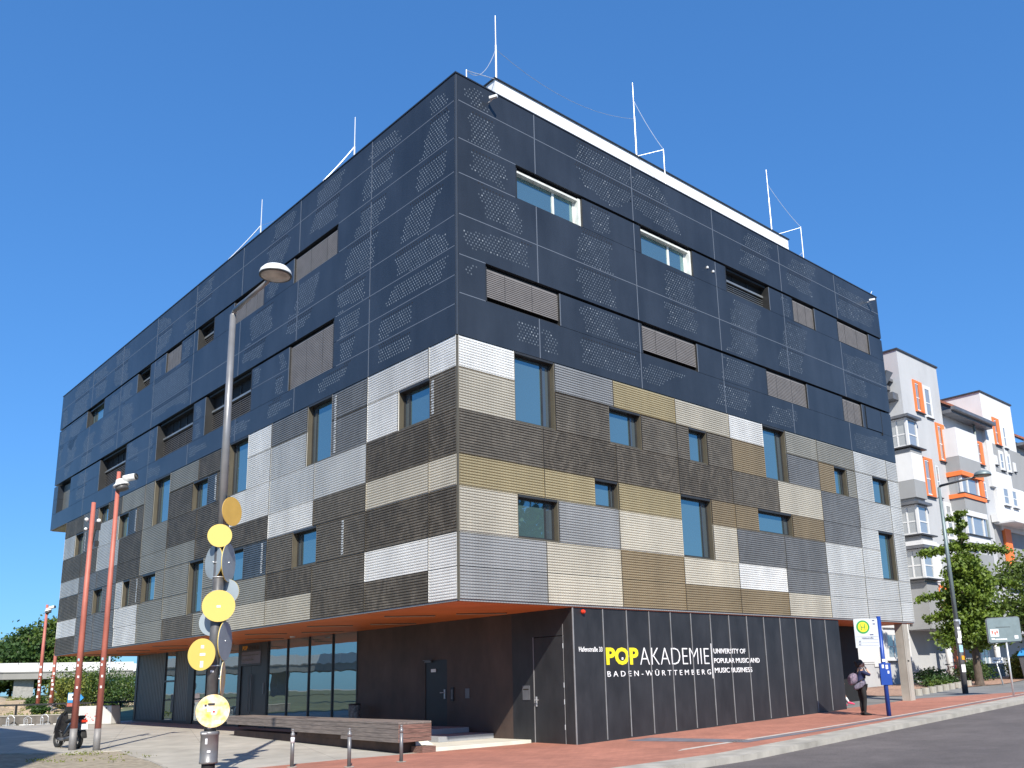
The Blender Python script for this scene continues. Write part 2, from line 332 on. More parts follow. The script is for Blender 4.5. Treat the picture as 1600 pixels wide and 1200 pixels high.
MT['stopwhite'] = mat('white sign face', (0.52, 0.55, 0.58), 0.5, 0, 0.02)
MT['green'] = mat('green ring', (0.03, 0.30, 0.06), 0.5)
MT['yellow'] = mat('yellow roundel', (0.88, 0.72, 0.02), 0.5)
MT['signgrey'] = mat('grey sign back', (0.20, 0.255, 0.265), 0.5, 0.3, 0.06, 6)
MT['textdark'] = mat('dark print', (0.05, 0.06, 0.15), 0.6)
MT['asphalt'] = mat('road asphalt', (0.130, 0.112, 0.109), 0.88, 0, 0.10, 0.6, 0.5, 60)
MT['asphalt2'] = mat('pavement asphalt', (0.20, 0.20, 0.20), 0.88, 0, 0.10, 1.0, 0.4, 50)
MT['redpave'] = mat('red block paving', (0.46, 0.19, 0.13), 0.85, 0, 0.09, 0.9, 0.2, 40)
MT['kerb'] = mat('kerb stone', (0.42, 0.39, 0.34), 0.8, 0, 0.12, 2.5, 0.2, 30)
MT['stripe'] = mat('pale guiding strip', (0.55, 0.50, 0.45), 0.8, 0, 0.1, 3)
MT['bluestrip'] = mat('blue grey paving strip', (0.17, 0.165, 0.19), 0.8, 0, 0.15, 3)
MT['gravel'] = mat('sandy gravel', (0.36, 0.31, 0.235), 0.95, 0, 0.22, 7.0, 0.8, 45)
MT['sand'] = mat('sandy mound', (0.50, 0.37, 0.23), 0.95, 0, 0.2, 1.0, 0.6, 5)
MT['grassland'] = mat('dry far ground', (0.16, 0.17, 0.08), 0.95, 0, 0.25, 0.3)
MT['bark'] = mat('grey brown bark', (0.12, 0.09, 0.07), 0.9, 0, 0.2, 8, 0.6, 25, stretch=(3, 3, 0.6))
MT['leaf'] = leafmat('mid green leaves', (0.035, 0.075, 0.012), (0.15, 0.21, 0.03))
MT['leafg'] = leafmat('ginkgo leaves', (0.05, 0.10, 0.012), (0.21, 0.29, 0.035))
MT['leafd'] = leafmat('dark green leaves', (0.02, 0.055, 0.012), (0.075, 0.14, 0.03))
MT['leafy'] = leafmat('yellow green leaves', (0.10, 0.15, 0.02), (0.27, 0.27, 0.05))
MT['nbgrey'] = mat('light grey render', (0.46, 0.465, 0.475), 0.85, 0, 0.02, 1)
MT['nbmid'] = mat('mid grey render', (0.30, 0.305, 0.31), 0.85, 0, 0.02, 1)
MT['nbwhite'] = mat('white render', (0.66, 0.66, 0.665), 0.85, 0, 0.02, 1)
MT['nborange'] = mat('orange window surround', (0.86, 0.20, 0.05), 0.6, 0, 0.03)
MT['nbcap'] = mat('dark sheet metal cap', (0.06, 0.06, 0.065), 0.5, 0.3)
MT['nbpane'] = glass('apartment window glass', (0.45, 0.47, 0.48), 0.5, 0.1)
MT['tiles'] = mat('red roof tiles', (0.36, 0.13, 0.08), 0.8, 0, 0.2, 6, 0.5, 20)
MT['gutter'] = mat('grey gutter', (0.17, 0.175, 0.19), 0.45, 0.4)
MT['copperpipe'] = mat('grey green downpipe', (0.33, 0.38, 0.37), 0.45, 0.4)
MT['skin'] = mat('skin', (0.55, 0.33, 0.24), 0.5, 0, 0.04)
MT['navy'] = mat('navy top', (0.015, 0.022, 0.075), 0.8)
MT['legging'] = mat('black leggings', (0.012, 0.012, 0.014), 0.8)
MT['hair'] = mat('dark hair', (0.02, 0.012, 0.01), 0.6, 0, 0.3, 30)
MT['bag'] = mat('patterned rucksack', (0.24, 0.17, 0.22), 0.8, 0, 0.4, 22, col2=(0.05, 0.05, 0.08))
MT['pink'] = mat('pink shoes', (0.75, 0.05, 0.14), 0.6)
MT['khaki'] = mat('khaki cloth', (0.17, 0.16, 0.11), 0.8)
MT['railing'] = mat('black railing', (0.02, 0.022, 0.024), 0.5)
MT['bluelid'] = mat('blue lid', (0.04, 0.28, 0.62), 0.5)
MT['darkstone'] = mat('grey wall stone', (0.16, 0.145, 0.13), 0.9, 0, 0.2, 4, 0.4, 20)

for k in ('white', 'pale', 'silver', 'cream', 'gold', 'bronze', 'olive', 'slate', 'dark', 'darker', 'veil'):
    panel_tone(MT[k]); weather(MT[k], 1.6, .90, 1.06, (1, 1, .22), 3.0)
weather(MT['clad'], 1.1, .82, 1.12, (1, 1, .25), 5.0); weather(MT['clad'], .35, .9, 1.1, (1, 1, 1), 8.0)
weather(MT['blackwall'], 2.2, .7, 1.25, (1, 1, .35), 2.0); weather(MT['brownwall'], 1.6, .8, 1.2, (1, 1, .5), 4.0)
slabs(MT['concrete'], 2.4, 2.4, .012, .72, R(20), 0.0, .03); weather(MT['concrete'], .18, .84, 1.08, (1, 1, 1), 1.0); weather(MT['concrete'], 1.7, .90, 1.05, (1, 1, 1), 6.0)
slabs(MT['redpave'], .22, .11, .006, .72, R(4.5), .5, .07); weather(MT['redpave'], .35, .84, 1.08, (1, 1, 1), 2.0); weather(MT['redpave'], 3.0, .90, 1.05, (1, 1, 1), 9.0)
weather(MT['asphalt'], .25, .80, 1.12, (.35, 1, 1), 3.0); weather(MT['asphalt'], 2.2, .88, 1.08, (1, 1, 1), 7.0); weather(MT['asphalt'], 38.0, .70, 1.25, (1, 1, 1), 1.0)
weather(MT['asphalt2'], .4, .85, 1.08, (1, 1, 1), 3.0); weather(MT['kerb'], 1.2, .8, 1.08, (1, 1, 1), 3.0)
weather(MT['redpole'], 1.6, .80, 1.08, (1, 1, .3), 3.0); weather(MT['galv'], 3.0, .82, 1.1, (1, 1, .5), 3.0); weather(MT['postdark'], 3.0, .75, 1.2, (1, 1, .6), 3.0)
for k in ('nbgrey', 'nbwhite', 'nbmid'): weather(MT[k], .8, .93, 1.03, (1, 1, .3), 2.0)

PERF_R=[[(0.35,16.41),(0.79,16.5),(0.95,16.01),(0.34,16.01)],[(0.34,15.75),(1.08,15.78),(1.38,14.94),(0.33,14.94)],[(0.37,14.74),(1.51,14.58),(1.64,13.95),(0.51,14.13)],[(0.63,13.78),(1.9,13.62),(2.15,12.9),(0.88,12.94)],[(0.35,12.34),(2.34,12.65),(2.5,12.01),(0.62,11.96),(0.34,12.08)],[(0.34,11.6),(0.58,11.59),(0.55,11.22),(0.38,11.2)],[(4.22,16.5),(6.52,16.52),(6.5,15.38),(5.53,15.02),(4.87,15.15),(4.24,15.51)],[(6.66,16.47),(7.13,16.48),(8.08,16.25),(8.99,15.21),(8.13,15.12),(6.58,15.37)],[(4.74,14.73),(5.57,14.73),(5.52,14.02),(4.81,13.98)],[(4.28,13.7),(5.5,13.75),(5.62,11.84),(4.21,11.85)],[(7.91,13.65),(9.25,13.65),(9.27,11.97),(7.88,11.97)],[(4.17,11.56),(5.57,11.52),(5.56,10.92),(6.37,10.94),(6.36,10.78),(4.16,10.73)],[(4.24,10.55),(6.37,10.55),(6.6,10.37),(6.53,9.82),(4.26,9.86)],[(6.74,10.39),(8.58,10.4),(7.43,9.81),(6.76,9.88)],[(1.75,10.38),(2.6,10.35),(2.6,9.85),(1.78,9.89)],[(2.76,10.39),(3.15,10.4),(3.31,9.82),(2.78,9.84)],[(12.5,16.43),(14.06,16.46),(13.6,15.2),(12.08,15.16)],[(15.29,16.37),(16.91,16.41),(16.44,15.23),(14.91,15.3)],[(18.46,16.24),(21.31,16.17),(21.21,15.21),(18.47,15.06)],[(14.52,14.66),(14.93,14.68),(14.78,13.95),(14.38,14.01)],[(11.44,13.58),(12.98,13.59),(12.24,11.68),(10.87,11.76)],[(10.74,11.55),(12.33,11.54),(11.96,10.71),(10.47,10.74)],[(10.28,10.49),(11.93,10.5),(11.73,9.79),(10.13,9.83)],[(14.49,13.7),(15.81,13.6),(15.32,11.97),(13.83,12.0)],[(13.15,10.3),(14.77,10.37),(14.46,9.77),(13.0,9.78)],[(18.61,13.39),(21.42,13.58),(21.3,12.61),(18.52,12.67)],[(18.54,12.55),(20.0,12.52),(19.87,11.92),(18.55,11.91)],[(18.7,10.3),(21.2,10.38),(21.17,9.8),(18.67,9.72)]]
PERF_L=[[(0.33,16.33),(0.97,16.38),(1.06,15.97),(0.33,15.78)],[(0.36,15.73),(1.17,15.84),(1.43,14.92),(0.36,14.91)],[(0.36,14.76),(1.48,14.87),(1.74,14.09),(0.42,14.03)],[(0.61,13.76),(1.97,13.82),(2.4,12.89),(1.1,12.82)],[(1.1,12.58),(2.46,12.64),(2.6,12.01),(0.35,11.85),(0.35,12.36)],[(2.69,11.81),(0.35,11.69),(0.43,11.25),(2.98,11.31)],[(3.13,11.1),(1.65,11.05),(1.85,10.5),(3.33,10.48)],[(3.42,10.32),(1.93,10.25),(2.12,9.79),(3.56,9.83)],[(3.75,16.47),(2.46,16.36),(2.52,15.99),(4.08,16.06)],[(3.74,15.94),(2.67,15.87),(2.91,15.1),(4.52,15.0)],[(4.55,14.81),(3.22,14.76),(3.36,14.0),(4.62,13.88)],[(5.03,13.78),(3.58,13.81),(3.81,12.84),(5.35,12.86)],[(5.44,12.66),(4.0,12.57),(4.34,11.96),(5.67,12.12)],[(5.55,11.91),(4.37,11.84),(4.58,11.2),(5.52,11.21)],[(5.51,11.15),(4.65,11.07),(4.96,10.41),(5.51,10.44)],[(6.0,10.23),(4.95,10.3),(5.11,9.95),(6.6,9.81),(6.62,10.07)],[(6.92,16.43),(5.4,16.44),(5.6,16.0),(7.01,15.99)],[(7.01,15.88),(5.66,15.82),(5.89,15.12),(7.45,15.19)],[(9.83,16.56),(8.4,16.41),(8.75,15.88),(10.06,16.03)],[(10.1,15.97),(8.74,15.77),(9.03,14.98),(10.41,15.33)],[(10.2,14.58),(9.27,14.24),(9.69,13.95),(10.2,14.01)],[(7.95,13.66),(6.68,13.62),(7.02,12.85),(8.31,12.93)],[(8.73,12.85),(7.08,12.66),(7.57,12.26),(8.81,12.28)],[(11.2,13.66),(9.63,13.75),(9.95,12.85),(11.45,12.87)],[(11.59,12.8),(10.02,12.61),(10.34,12.09),(11.78,12.28)],[(9.06,11.71),(8.77,11.8),(8.72,11.19),(9.15,11.21)],[(9.22,11.08),(8.71,11.09),(8.79,10.48),(9.21,10.45)],[(9.71,10.26),(8.94,10.31),(8.93,10.1),(8.22,10.13),(8.2,9.88),(9.67,9.83)],[(10.86,11.8),(10.35,11.76),(10.48,11.25),(10.94,11.22)],[(12.29,10.22),(11.15,10.07),(11.12,9.78),(12.74,9.81),(12.72,10.1)],[(20.23,16.55),(18.62,16.02),(18.95,15.25),(20.17,15.06)],[(17.34,15.42),(16.26,15.25),(16.35,15.02),(17.28,15.0)],[(17.25,14.86),(16.43,14.73),(16.66,13.9),(17.3,14.01)],[(20.2,14.85),(19.4,14.7),(19.4,13.94),(20.02,13.92)],[(20.42,13.81),(16.62,13.63),(16.51,12.13),(18.11,12.35),(20.11,12.23)],[(25.33,16.59),(23.6,16.29),(23.67,14.82),(25.4,15.08)],[(24.33,14.85),(23.04,14.51),(23.06,13.88),(24.1,13.85)],[(25.7,14.55),(24.42,14.52),(24.52,13.86),(25.79,13.88)],[(26.61,13.62),(24.87,13.59),(24.71,12.24),(26.69,12.21)],[(24.13,13.62),(22.83,13.53),(22.26,11.99),(23.77,12.09)],[(28.44,16.38),(26.58,16.33),(26.74,15.19),(28.12,15.17)],[(31.27,16.48),(29.2,16.32),(29.3,14.57),(31.4,13.42),(32.02,13.71)],[(31.76,13.92),(30.45,13.7),(30.85,12.65),(32.21,11.94)],[(29.07,13.4),(27.64,13.39),(28.04,12.09),(29.63,11.94)],[(33.39,15.65),(32.73,15.66),(32.47,14.48),(33.35,12.75)],[(29.56,11.7),(28.05,11.48),(28.54,10.5),(29.72,10.55)],[(22.84,11.83),(21.75,11.38),(21.63,10.81),(22.82,11.05)],[(22.63,10.18),(21.48,10.11),(21.39,9.69),(22.85,9.81)],[(20.26,10.14),(18.88,10.08),(18.96,9.76),(20.2,9.81)],[(16.19,10.16),(14.63,10.06),(14.6,9.87),(16.14,9.83)],[(15.66,11.67),(15.22,11.44),(15.25,10.43),(15.65,10.45)],[(20.22,11.72),(19.93,11.66),(19.97,10.42),(20.19,10.47)],[(16.24,16.29),(14.8,16.55),(14.97,15.72),(16.56,15.61)]]


# ================================================================== ground
K0 = lambda x: -5.35 + 0.0735 * x      # outer kerb line (road side)
K1 = lambda x: -4.66 + 0.078 * x       # inner kerb line
def kline(f, xs): return [(x, f(x)) for x in xs]
sheet('ground', [(-400, K0(-400)), (400, K0(400)), (700, 900), (-700, 900), (-700, K0(-400))], -0.004, MT['concrete'])
rd = sheet('road', [(-400, K0(-400) - 0.0), (-400, -400), (500, -400), (400, K0(400))], -0.11, MT['asphalt'])
# far dry ground beyond the plaza
sheet('far_ground', [(-60, 33.4), (3.0, 31.8), (3.4, 31.2), (60, 31.2), (300, 60), (300, 500), (-300, 500), (-300, 33.4)], 0.0, MT['grassland'])
red = [(-6.4, 0.35), (-3.88, 1.45), (-1.83, 1.62), (0.09, 1.55), (3.56, 1.55), (3.56, 0.0), (15.6, 0.0), (16.7, 0.28), (22.4, 0.42), (26.6, -1.82), (40, -1.1), (60, 0.45), (60, K1(60)), (-9, K1(-9)), (-9, -0.8)]
sheet('red_pavement', red, 0.004, MT['redpave'])
sheet('asphalt_pavement', [(15.6, 0.0), (16.7, 0.28), (22.4, 0.42), (26.6, -1.82), (40, -1.1), (60, 0.45), (120, 5), (120, 30), (19, 30), (15.6, 6)], 0.004, MT['asphalt2'])
sheet('guiding_strip', [(3.6, -3.14), (8.5, -3.10), (14.0, -2.98), (26, -2.2), (26, -2.28), (14.0, -3.10), (8.5, -3.24), (3.2, -3.32)], 0.008, MT['stripe'])
sheet('paving_strip', [(4.7, -0.5), (5.6, -0.5), (5.9, -3.2), (8.5, -3.38), (14, -3.14), (26, -2.38), (26, -2.5), (14, -3.3), (8.5, -3.62), (5.3, -3.62)], 0.008, MT['bluestrip'])
sheet('gravel_bed', [(-5.24, 9.41), (-3.91, 9.06), (-4.3, 7.1), (-4.58, 4.97), (-4.98, 3.08), (-6.3, 0.4), (-20, 0.4), (-20, 12.6), (-6.23, 11.01)], 0.006, MT['gravel'])
# kerb stones
def kerb(name, pts, wd, h0, h1, m):
    b = MB()
    for (x0, y0), (x1, y1) in zip(pts[:-1], pts[1:]):
        d = Vector((x1 - x0, y1 - y0)).normalized(); n = Vector((-d.y, d.x)) * wd
        c = [(x0, y0), (x1, y1), (x1 + n.x, y1 + n.y), (x0 + n.x, y0 + n.y)]
        v = [(p[0], p[1], zg(*p) + h0) for p in c] + [(p[0], p[1], zg(*p) + h1) for p in c]
        b.add(v, [(0, 3, 2, 1), (4, 5, 6, 7), (0, 1, 5, 4), (1, 2, 6, 5), (2, 3, 7, 6), (3, 0, 4, 7)])
    o = b.build(name, m); o['kind'] = 'structure'; return o
xs = [-14 + k * 1.0 for k in range(76)]
kp = []
bk = MB()
for x in xs:   # single stones with hair joints
    x0, x1 = x + 0.004, x + 0.996
    c = [(x0, K0(x0)), (x1, K0(x1)), (x1, K1(x1) - 0.002), (x0, K1(x0) - 0.002)]
    v = [(p[0], p[1], zg(*p) - 0.15) for p in c] + [(p[0], p[1], zg(*p) + 0.010) for p in c]
    bk.add(v, [(0, 3, 2, 1), (4, 5, 6, 7), (0, 1, 5, 4), (1, 2, 6, 5), (2, 3, 7, 6), (3, 0, 4, 7)])
o = bk.build('kerb', MT['kerb']); o['kind'] = 'structure'
kerb('gravel_edging', [(-6.23, 11.01), (-5.24, 9.41), (-3.91, 9.06)], 0.09, -0.1, 0.03, MT['kerb'])
kerb('gravel_edging', [(-3.91, 9.06), (-4.3, 7.1), (-4.58, 4.97), (-4.98, 3.08), (-6.3, 0.4)], -0.07, -0.1, 0.02, MT['kerb'])

# ================================================================== main building
BW, BLU, BLL, ZT, ZM, ZB = 21.74, 33.70, 30.94, 16.65, 9.57, 3.30
bld = empty('school_building'); tag(bld, 'corner block with dark blue perforated top over patchwork silver, gold and brown mesh panels', 'building')
# structure behind the cladding
b = MB()
b.box(0.30, BW - 0.02, 0.30, BLU - 0.02, ZM + 0.02, ZT - 0.15); b.box(0.30, BW - 0.05, 0.30, BLL - 0.05, ZB + 0.05, ZM)
b.build('inner_wall', MT['black'], bld)
b = MB(); b.box(-0.02, BW, -0.02, BLU, ZT - 0.13, ZT - 0.02); b.build('roof', MT['darkmetal'], bld)

ZR = [9.57, 8.78, 7.74, 6.67, 5.92, 4.85, 4.08, 3.34]
E_ = 0.004
def corr(side, s0, s1, z0, z1, m, name):
    """folded sheet with horizontal ridges"""
    p = 0.0668; d0, d1 = 0.006, 0.029; k0 = int(math.floor((z0 - 3.34) / p)) - 1; rows = []
    z = 3.34 + k0 * p
    while z < z1:
        for dz, d in ((0.0, d0), (0.22, d1), (0.60, d1), (0.84, d0)):
            zz = z + dz * p
            if z0 < zz < z1: rows.append((zz, d))
        z += p
    rows = [(z0, d0)] + rows + [(z1, d0)]
    b = MB(); v = []
    for zz, d in rows:
        for s in (s0, s1): v.append((s, -d, zz) if side == 'R' else (-d, s, zz))
    n = len(rows); f = [(2 * i, 2 * i + 1, 2 * i + 3, 2 * i + 2) if side == 'R' else (2 * i + 1, 2 * i, 2 * i + 2, 2 * i + 3) for i in range(n - 1)]
    b.add(v, f)
    # side caps and thickness
    b.fbox(side, s0, s1, -0.03, 0.003, z0, z1)
    for s in (s0, s1 - 0.004): b.fbox(side, s, s + 0.004, 0.003, 0.03, z0 + 0.004, z1 - 0.004)
    return b.build(name, m, bld, fix=False)
PN = dict(white='white_mesh_panel', pale='pale_silver_mesh_panel', silver='silver_mesh_panel', cream='cream_mesh_panel', gold='gold_mesh_panel', bronze='bronze_mesh_panel',
          olive='olive_mesh_panel', slate='slate_mesh_panel', dark='brown_mesh_panel', darker='dark_brown_mesh_panel', veil='veil_mesh_panel')
RP = [(.02,1.75,0,1,'white'),(.02,1.75,1,2,'cream'),(3.13,5.33,0,1,'silver'),(3.13,5.13,1,2,'dark'),(5.33,8,0,1,'gold'),(6.45,8,1,2,'dark'),(8,8.57,1,2,'dark'),(8,10.64,0,1,'cream'),(9.45,10.7,1,2,'dark'),
 (10.64,12.5,0,1,'white'),(10.7,12.5,1,2,'bronze'),(13.83,15.8,0,1,'olive'),(15.8,18.35,0,1,'olive'),(13.83,15.8,1,2,'slate'),(15.8,16.85,1,2,'bronze'),(17.72,18.35,1,2,'olive'),(18.35,20.85,0,1,'pale'),(20.85,21.74,0,1,'pale'),
 (18.35,19.63,1,2,'pale'),(20.85,21.74,1,2,'pale'),(.02,2.66,2,3,'dark'),(2.66,5.35,2,3,'darker'),(5.35,8,2,3,'darker'),(8,10.6,2,3,'darker'),(10.6,13.13,2,3,'dark'),(13.13,15.8,2,3,'cream'),(15.8,18.35,2,3,'slate'),
 (18.35,20.82,2,3,'pale'),(20.82,21.74,2,3,'pale'),(.02,2.67,3,4,'gold'),(2.67,4.46,3,4,'gold'),(5.38,8,3,4,'gold'),(9.45,10.64,3,4,'bronze'),(10.64,11.86,3,4,'bronze'),(13.82,15.78,3,4,'bronze'),(15.78,18.3,3,4,'slate'),
 (18.3,19.63,3,4,'pale'),(20.82,21.74,3,5,'pale'),(.02,1.77,4,5,'cream'),(3.13,5.35,4,5,'silver'),(5.35,8,4,5,'cream'),(9.45,10.64,4,5,'cream'),(10.64,13.25,4,5,'slate'),(13.25,15.74,4,5,'slate'),(15.74,18.27,4,5,'pale'),
 (18.27,19.63,4,5,'pale'),(.02,2.68,5,6,'silver'),(.02,2.68,6,7,'silver'),(2.68,5.35,5,6,'cream'),(2.68,5.35,6,7,'cream'),(5.35,7.98,5,6,'bronze'),(5.35,7.98,6,7,'bronze'),(7.98,10.62,5,6,'cream'),(7.98,10.6,6,7,'bronze'),
 (10.6,13.2,5,6,'white'),(10.6,13.2,6,7,'bronze'),(13.2,15.74,5,6,'slate'),(13.2,15.74,6,7,'cream'),(15.74,18.25,5,6,'pale'),(15.74,18.25,6,7,'pale'),(18.25,20.75,5,6,'pale'),(18.25,20.75,6,7,'pale'),(20.75,21.74,5,6,'pale'),(20.75,21.74,6,7,'pale')]
RW = [(1.75,3.13,0,2),(5.13,6.45,1,2),(8.57,9.45,1,2),(12.5,13.83,0,2),(16.85,17.72,1,2),(19.63,20.85,1,2),(19.63,20.82,3,5),(4.46,5.38,3,4),(8,9.45,3,5),(11.86,13.82,3,4),(1.77,3.13,4,5)]
LP = [(.02,1.11,0,1,'white'),(1.11,3.9,0,1,'white'),(3.9,5.77,0,1,'slate'),(7.18,9.45,0,1,'slate'),(9.45,11.1,0,1,'white'),(12.53,15.05,0,1,'darker'),(15.05,17.75,0,1,'olive'),(19.35,20.35,0,2,'olive'),(20.35,23,0,1,'olive'),
 (23,24.75,0,1,'dark'),(26.1,28.2,0,1,'slate'),(28.2,30.94,0,1,'darker'),(.02,1.07,1,2,'dark'),(2.43,3.9,1,2,'white'),(3.9,5.77,1,2,'slate'),(7.18,9.45,1,2,'pale'),(9.45,11.1,1,2,'white'),(12.53,13.4,1,2,'dark'),(13.4,14.2,1,2,'veil'),
 (15.5,17.75,1,2,'darker'),(20.35,21.1,1,2,'dark'),(21.1,22.1,1,2,'veil'),(23.3,25.8,1,2,'pale'),(25.8,28,1,2,'slate'),(29.25,30.94,1,2,'pale'),(.02,1.11,2,3,'darker'),(1.11,3.9,2,3,'darker'),(3.9,6.67,2,3,'pale'),(6.67,9.45,2,3,'pale'),
 (9.45,12.25,2,3,'white'),(12.25,15,2,3,'darker'),(15,17.7,2,3,'darker'),(17.7,20.38,2,3,'olive'),(20.38,23,2,3,'darker'),(23,25.8,2,3,'pale'),(25.8,28.05,2,3,'dark'),(28.05,30.94,2,3,'darker'),(.02,1.11,3,4,'cream'),(1.11,3.9,3,4,'cream'),
 (3.9,6.67,3,4,'dark'),(6.67,9.45,3,4,'white'),(9.45,12.24,3,4,'darker'),(12.24,15,3,4,'darker'),(15,17.7,3,4,'olive'),(17.7,20.38,3,4,'olive'),(20.38,23,3,4,'darker'),(23,25.6,3,4,'slate'),(25.6,28.05,3,4,'slate'),(28.05,30.94,3,4,'pale'),
 (.02,1.11,4,5,'darker'),(1.11,3.9,4,5,'darker'),(3.9,6.44,4,5,'dark'),(7.84,9.45,4,5,'dark'),(9.45,11.07,4,5,'veil'),(12.5,14.17,4,5,'olive'),(15.42,17.72,4,5,'olive'),(17.72,18.6,4,5,'olive'),(20,21.36,4,5,'dark'),(22.2,23,4,5,'pale'),
 (23,24.68,4,5,'slate'),(25.9,28.05,4,5,'slate'),(28.05,30.94,4,5,'darker'),(.02,1.11,5,6,'white'),(1.11,3.9,5,6,'white'),(3.9,6.65,5,6,'dark'),(6.65,9.43,5,6,'darker'),(9.43,12.24,5,6,'olive'),(12.24,14.17,5,6,'olive'),(15.42,17.7,5,6,'olive'),
 (17.7,20.3,5,6,'olive'),(20.3,22.95,5,6,'white'),(22.95,25.6,5,6,'slate'),(25.6,28,5,6,'slate'),(28,30.94,5,6,'white'),(.02,1.11,6,7,'white'),(1.11,3.9,6,7,'darker'),(3.9,6.63,6,7,'darker'),(6.63,9.4,6,7,'cream'),(9.4,12.2,6,7,'cream'),
 (12.2,14.8,6,7,'olive'),(14.8,17.6,6,7,'dark'),(17.6,20.25,6,7,'olive'),(20.25,22.85,6,7,'white'),(22.85,25.5,6,7,'slate'),(25.5,28,6,7,'slate'),(28,30.94,6,7,'darker')]
LW = [(1.07,2.43,1,2),(5.77,7.18,0,2),(11.1,12.53,0,2),(14.2,15.5,1,2),(17.75,19.35,0,2),(22.1,23.3,1,2),(24.75,26.1,0,1),(28,29.25,1,2),(6.44,7.84,4,5),(11.07,12.5,4,5),(14.17,15.42,4,6),(18.6,20,4,5),(21.36,22.2,4,5),(24.68,25.9,4,5)]
for side, PP in (('R', RP), ('L', LP)):
    for s0, s1, a, c, k in PP:
        corr(side, s0 + E_, s1 - E_, ZR[c] + 0.006, ZR[a] - 0.006, MT[k], PN[k])
for side, PP in (('R', RP), ('L', LP)):
    b = MB()
    for s0, s1, a, c, k in PP:
        if s0 > .1: b.fbox(side, s0 - .009, s0 + .009, .030, .037, ZR[c] + .02, ZR[a] - .02)
    b.build('panel_joints', MT['black'], bld)
# bright folded shutter edges seen through the mesh
for s, a, c in ((0.93, 1, 2), (5.55, 0, 2), (5.0, 4, 5), (9.75, 4, 5), (13.5, 1, 2), (21.2, 1, 2), (20.5, 4, 5), (27.7, 1, 2)):
    b = MB(); z = ZR[c] + 0.08; k = 0
    while z < ZR[a] - 0.12:
        b.fbox('L', s - 0.05 + 0.012 * (k % 2), s + 0.05 + 0.012 * (k % 2), 0.034, 0.040, z, z + 0.042); z += 0.0668; k += 1
    b.build('shutter_edge', MT['strip'], bld)
def low_window(side, s0, s1, a, c, lit=False):
    z0, z1 = ZR[c], ZR[a]; t = 0.035; D0, D1 = -0.17, 0.004
    wd = MB(); wd.fbox(side, s0 + .004, s0 + t, D0, D1, z0 + .004, z1 - .004); wd.fbox(side, s1 - t, s1 - .004, D0, D1, z0 + .004, z1 - .004)
    wd.fbox(side, s0 + t + .001, s1 - t - .001, D0, D1 - .003, z0 + .004, z0 + t);
    fr = wd.build('window', MT['wframe'], bld)
    MB().fbox(side, s0 + t + .001, s1 - t - .001, D0, D1 + .02, z1 - .06, z1 - .004).build('head', MT['sash'], fr)  # dark sash colour puts the shade into the window head
    i0, i1, j0, j1 = s0 + t, s1 - t, z0 + t, z1 - t; q = 0.055
    sh = MB(); side_w = 0.30 if (s1 - s0) > 1.2 else 0.16
    sh.fbox(side, i0, i1, -0.168, -0.12, j0, j0 + q); sh.fbox(side, i0, i1, -0.168, -0.12, j1 - q, j1)
    sh.fbox(side, i0, i0 + q, -0.168, -0.121, j0 + q, j1 - q); sh.fbox(side, i1 - q, i1, -0.168, -0.121, j0 + q, j1 - q)
    m_ = i1 - side_w if side == 'R' else i1 - side_w * 0.9
    sh.fbox(side, m_ - q / 2, m_ + q / 2, -0.168, -0.122, j0 + q, j1 - q)
    sh.build('frame', MT['sash'], fr)
    MB().fbox(side, i0 + .01, m_, -0.16, -0.145, j0 + .01, j1 - .01).build('pane', MT['glass'], fr)
    MB().fbox(side, m_ + .001, i1 - .01, -0.164, -0.15, j0 + .01, j1 - .01).build('pane', MT['glassdark'], fr)
    return fr
for wv in RW: low_window('R', *wv)
for wv in LW: low_window('L', *wv)
# corner and edge trims of the mesh storeys
b = MB(); b.box(-0.030, 0.014, -0.028, 0.012, ZB + .01, ZM - 0.03); b.build('corner_trim', MT['wframe'], bld)
b = MB(); b.box(BW - 0.001, BW + 0.03, 0.0, BLL, ZB + 0.02, ZM); b.build('side_wall', MT['pale'], bld)
b = MB(); b.box(0.0, BW, BLL - 0.02, BLL + 0.03, ZB + 0.02, ZM - .01); b.build('end_wall', MT['dark'], bld)
b = MB(); b.box(0.06, BW, BLL + 0.03, BLU - .03, ZM - 0.012, ZM + 0.02); b.build('overhang_underside', MT['olive'], bld)
b = MB(); b.box(0.0, BW, 0.0, 0.03, ZB + .0, ZB + 0.036); b.box(0.0, 0.03, 0.031, BLL, ZB + .0, ZB + 0.036); b.build('bottom_edge', MT['silver'], bld)

# ---- dark perforated storeys
ZDR = [16.65, 15.90, 14.83, 13.86, 12.74, 11.66, 10.65, 9.57]
ZDL = [16.65, 15.88, 14.82, 13.88, 12.70, 11.88, 11.11, 10.36, 9.57]
JR = [0.0, 2.64, 6.58, 10.56, 14.48, 18.32, 21.74]; JL = [0.0, 3.88, 8.07, 12.2, 16.25, 20.3, 24.4, 28.62, 33.7]
WR = [(1.94,4.42,2,3,'white'),(6.85,9.37,2,3,'white'),(11.09,13.62,2,3,'open'),(15.09,16.58,2,3,'blind'),(18.2,20.64,2,3,'blind'),(.87,3.41,5,6,'low'),(6.67,9.27,5,6,'low'),(13.0,15.54,5,6,'blind'),(17.97,19.43,5,6,'blind')]
WL = [(5.68,8.37,2,3,'blind'),(10.44,12.75,2,3,'blind'),(14.42,15.9,2,3,'open'),(17.47,19.05,2,3,'blind'),(20.78,22.28,2,3,'open'),(26.62,29.1,2,3,'glass'),
      (5.77,8.47,5,7,'blind'),(11.06,14.8,5,7,'open'),(15.85,19.48,5,7,'open'),(23.0,26.48,5,7,'open'),(30.88,33.0,5,7,'loggia')]
GAPR = {2: 1.94, 5: 0.87}; GAPL = {2: 5.68, 5: 5.77}
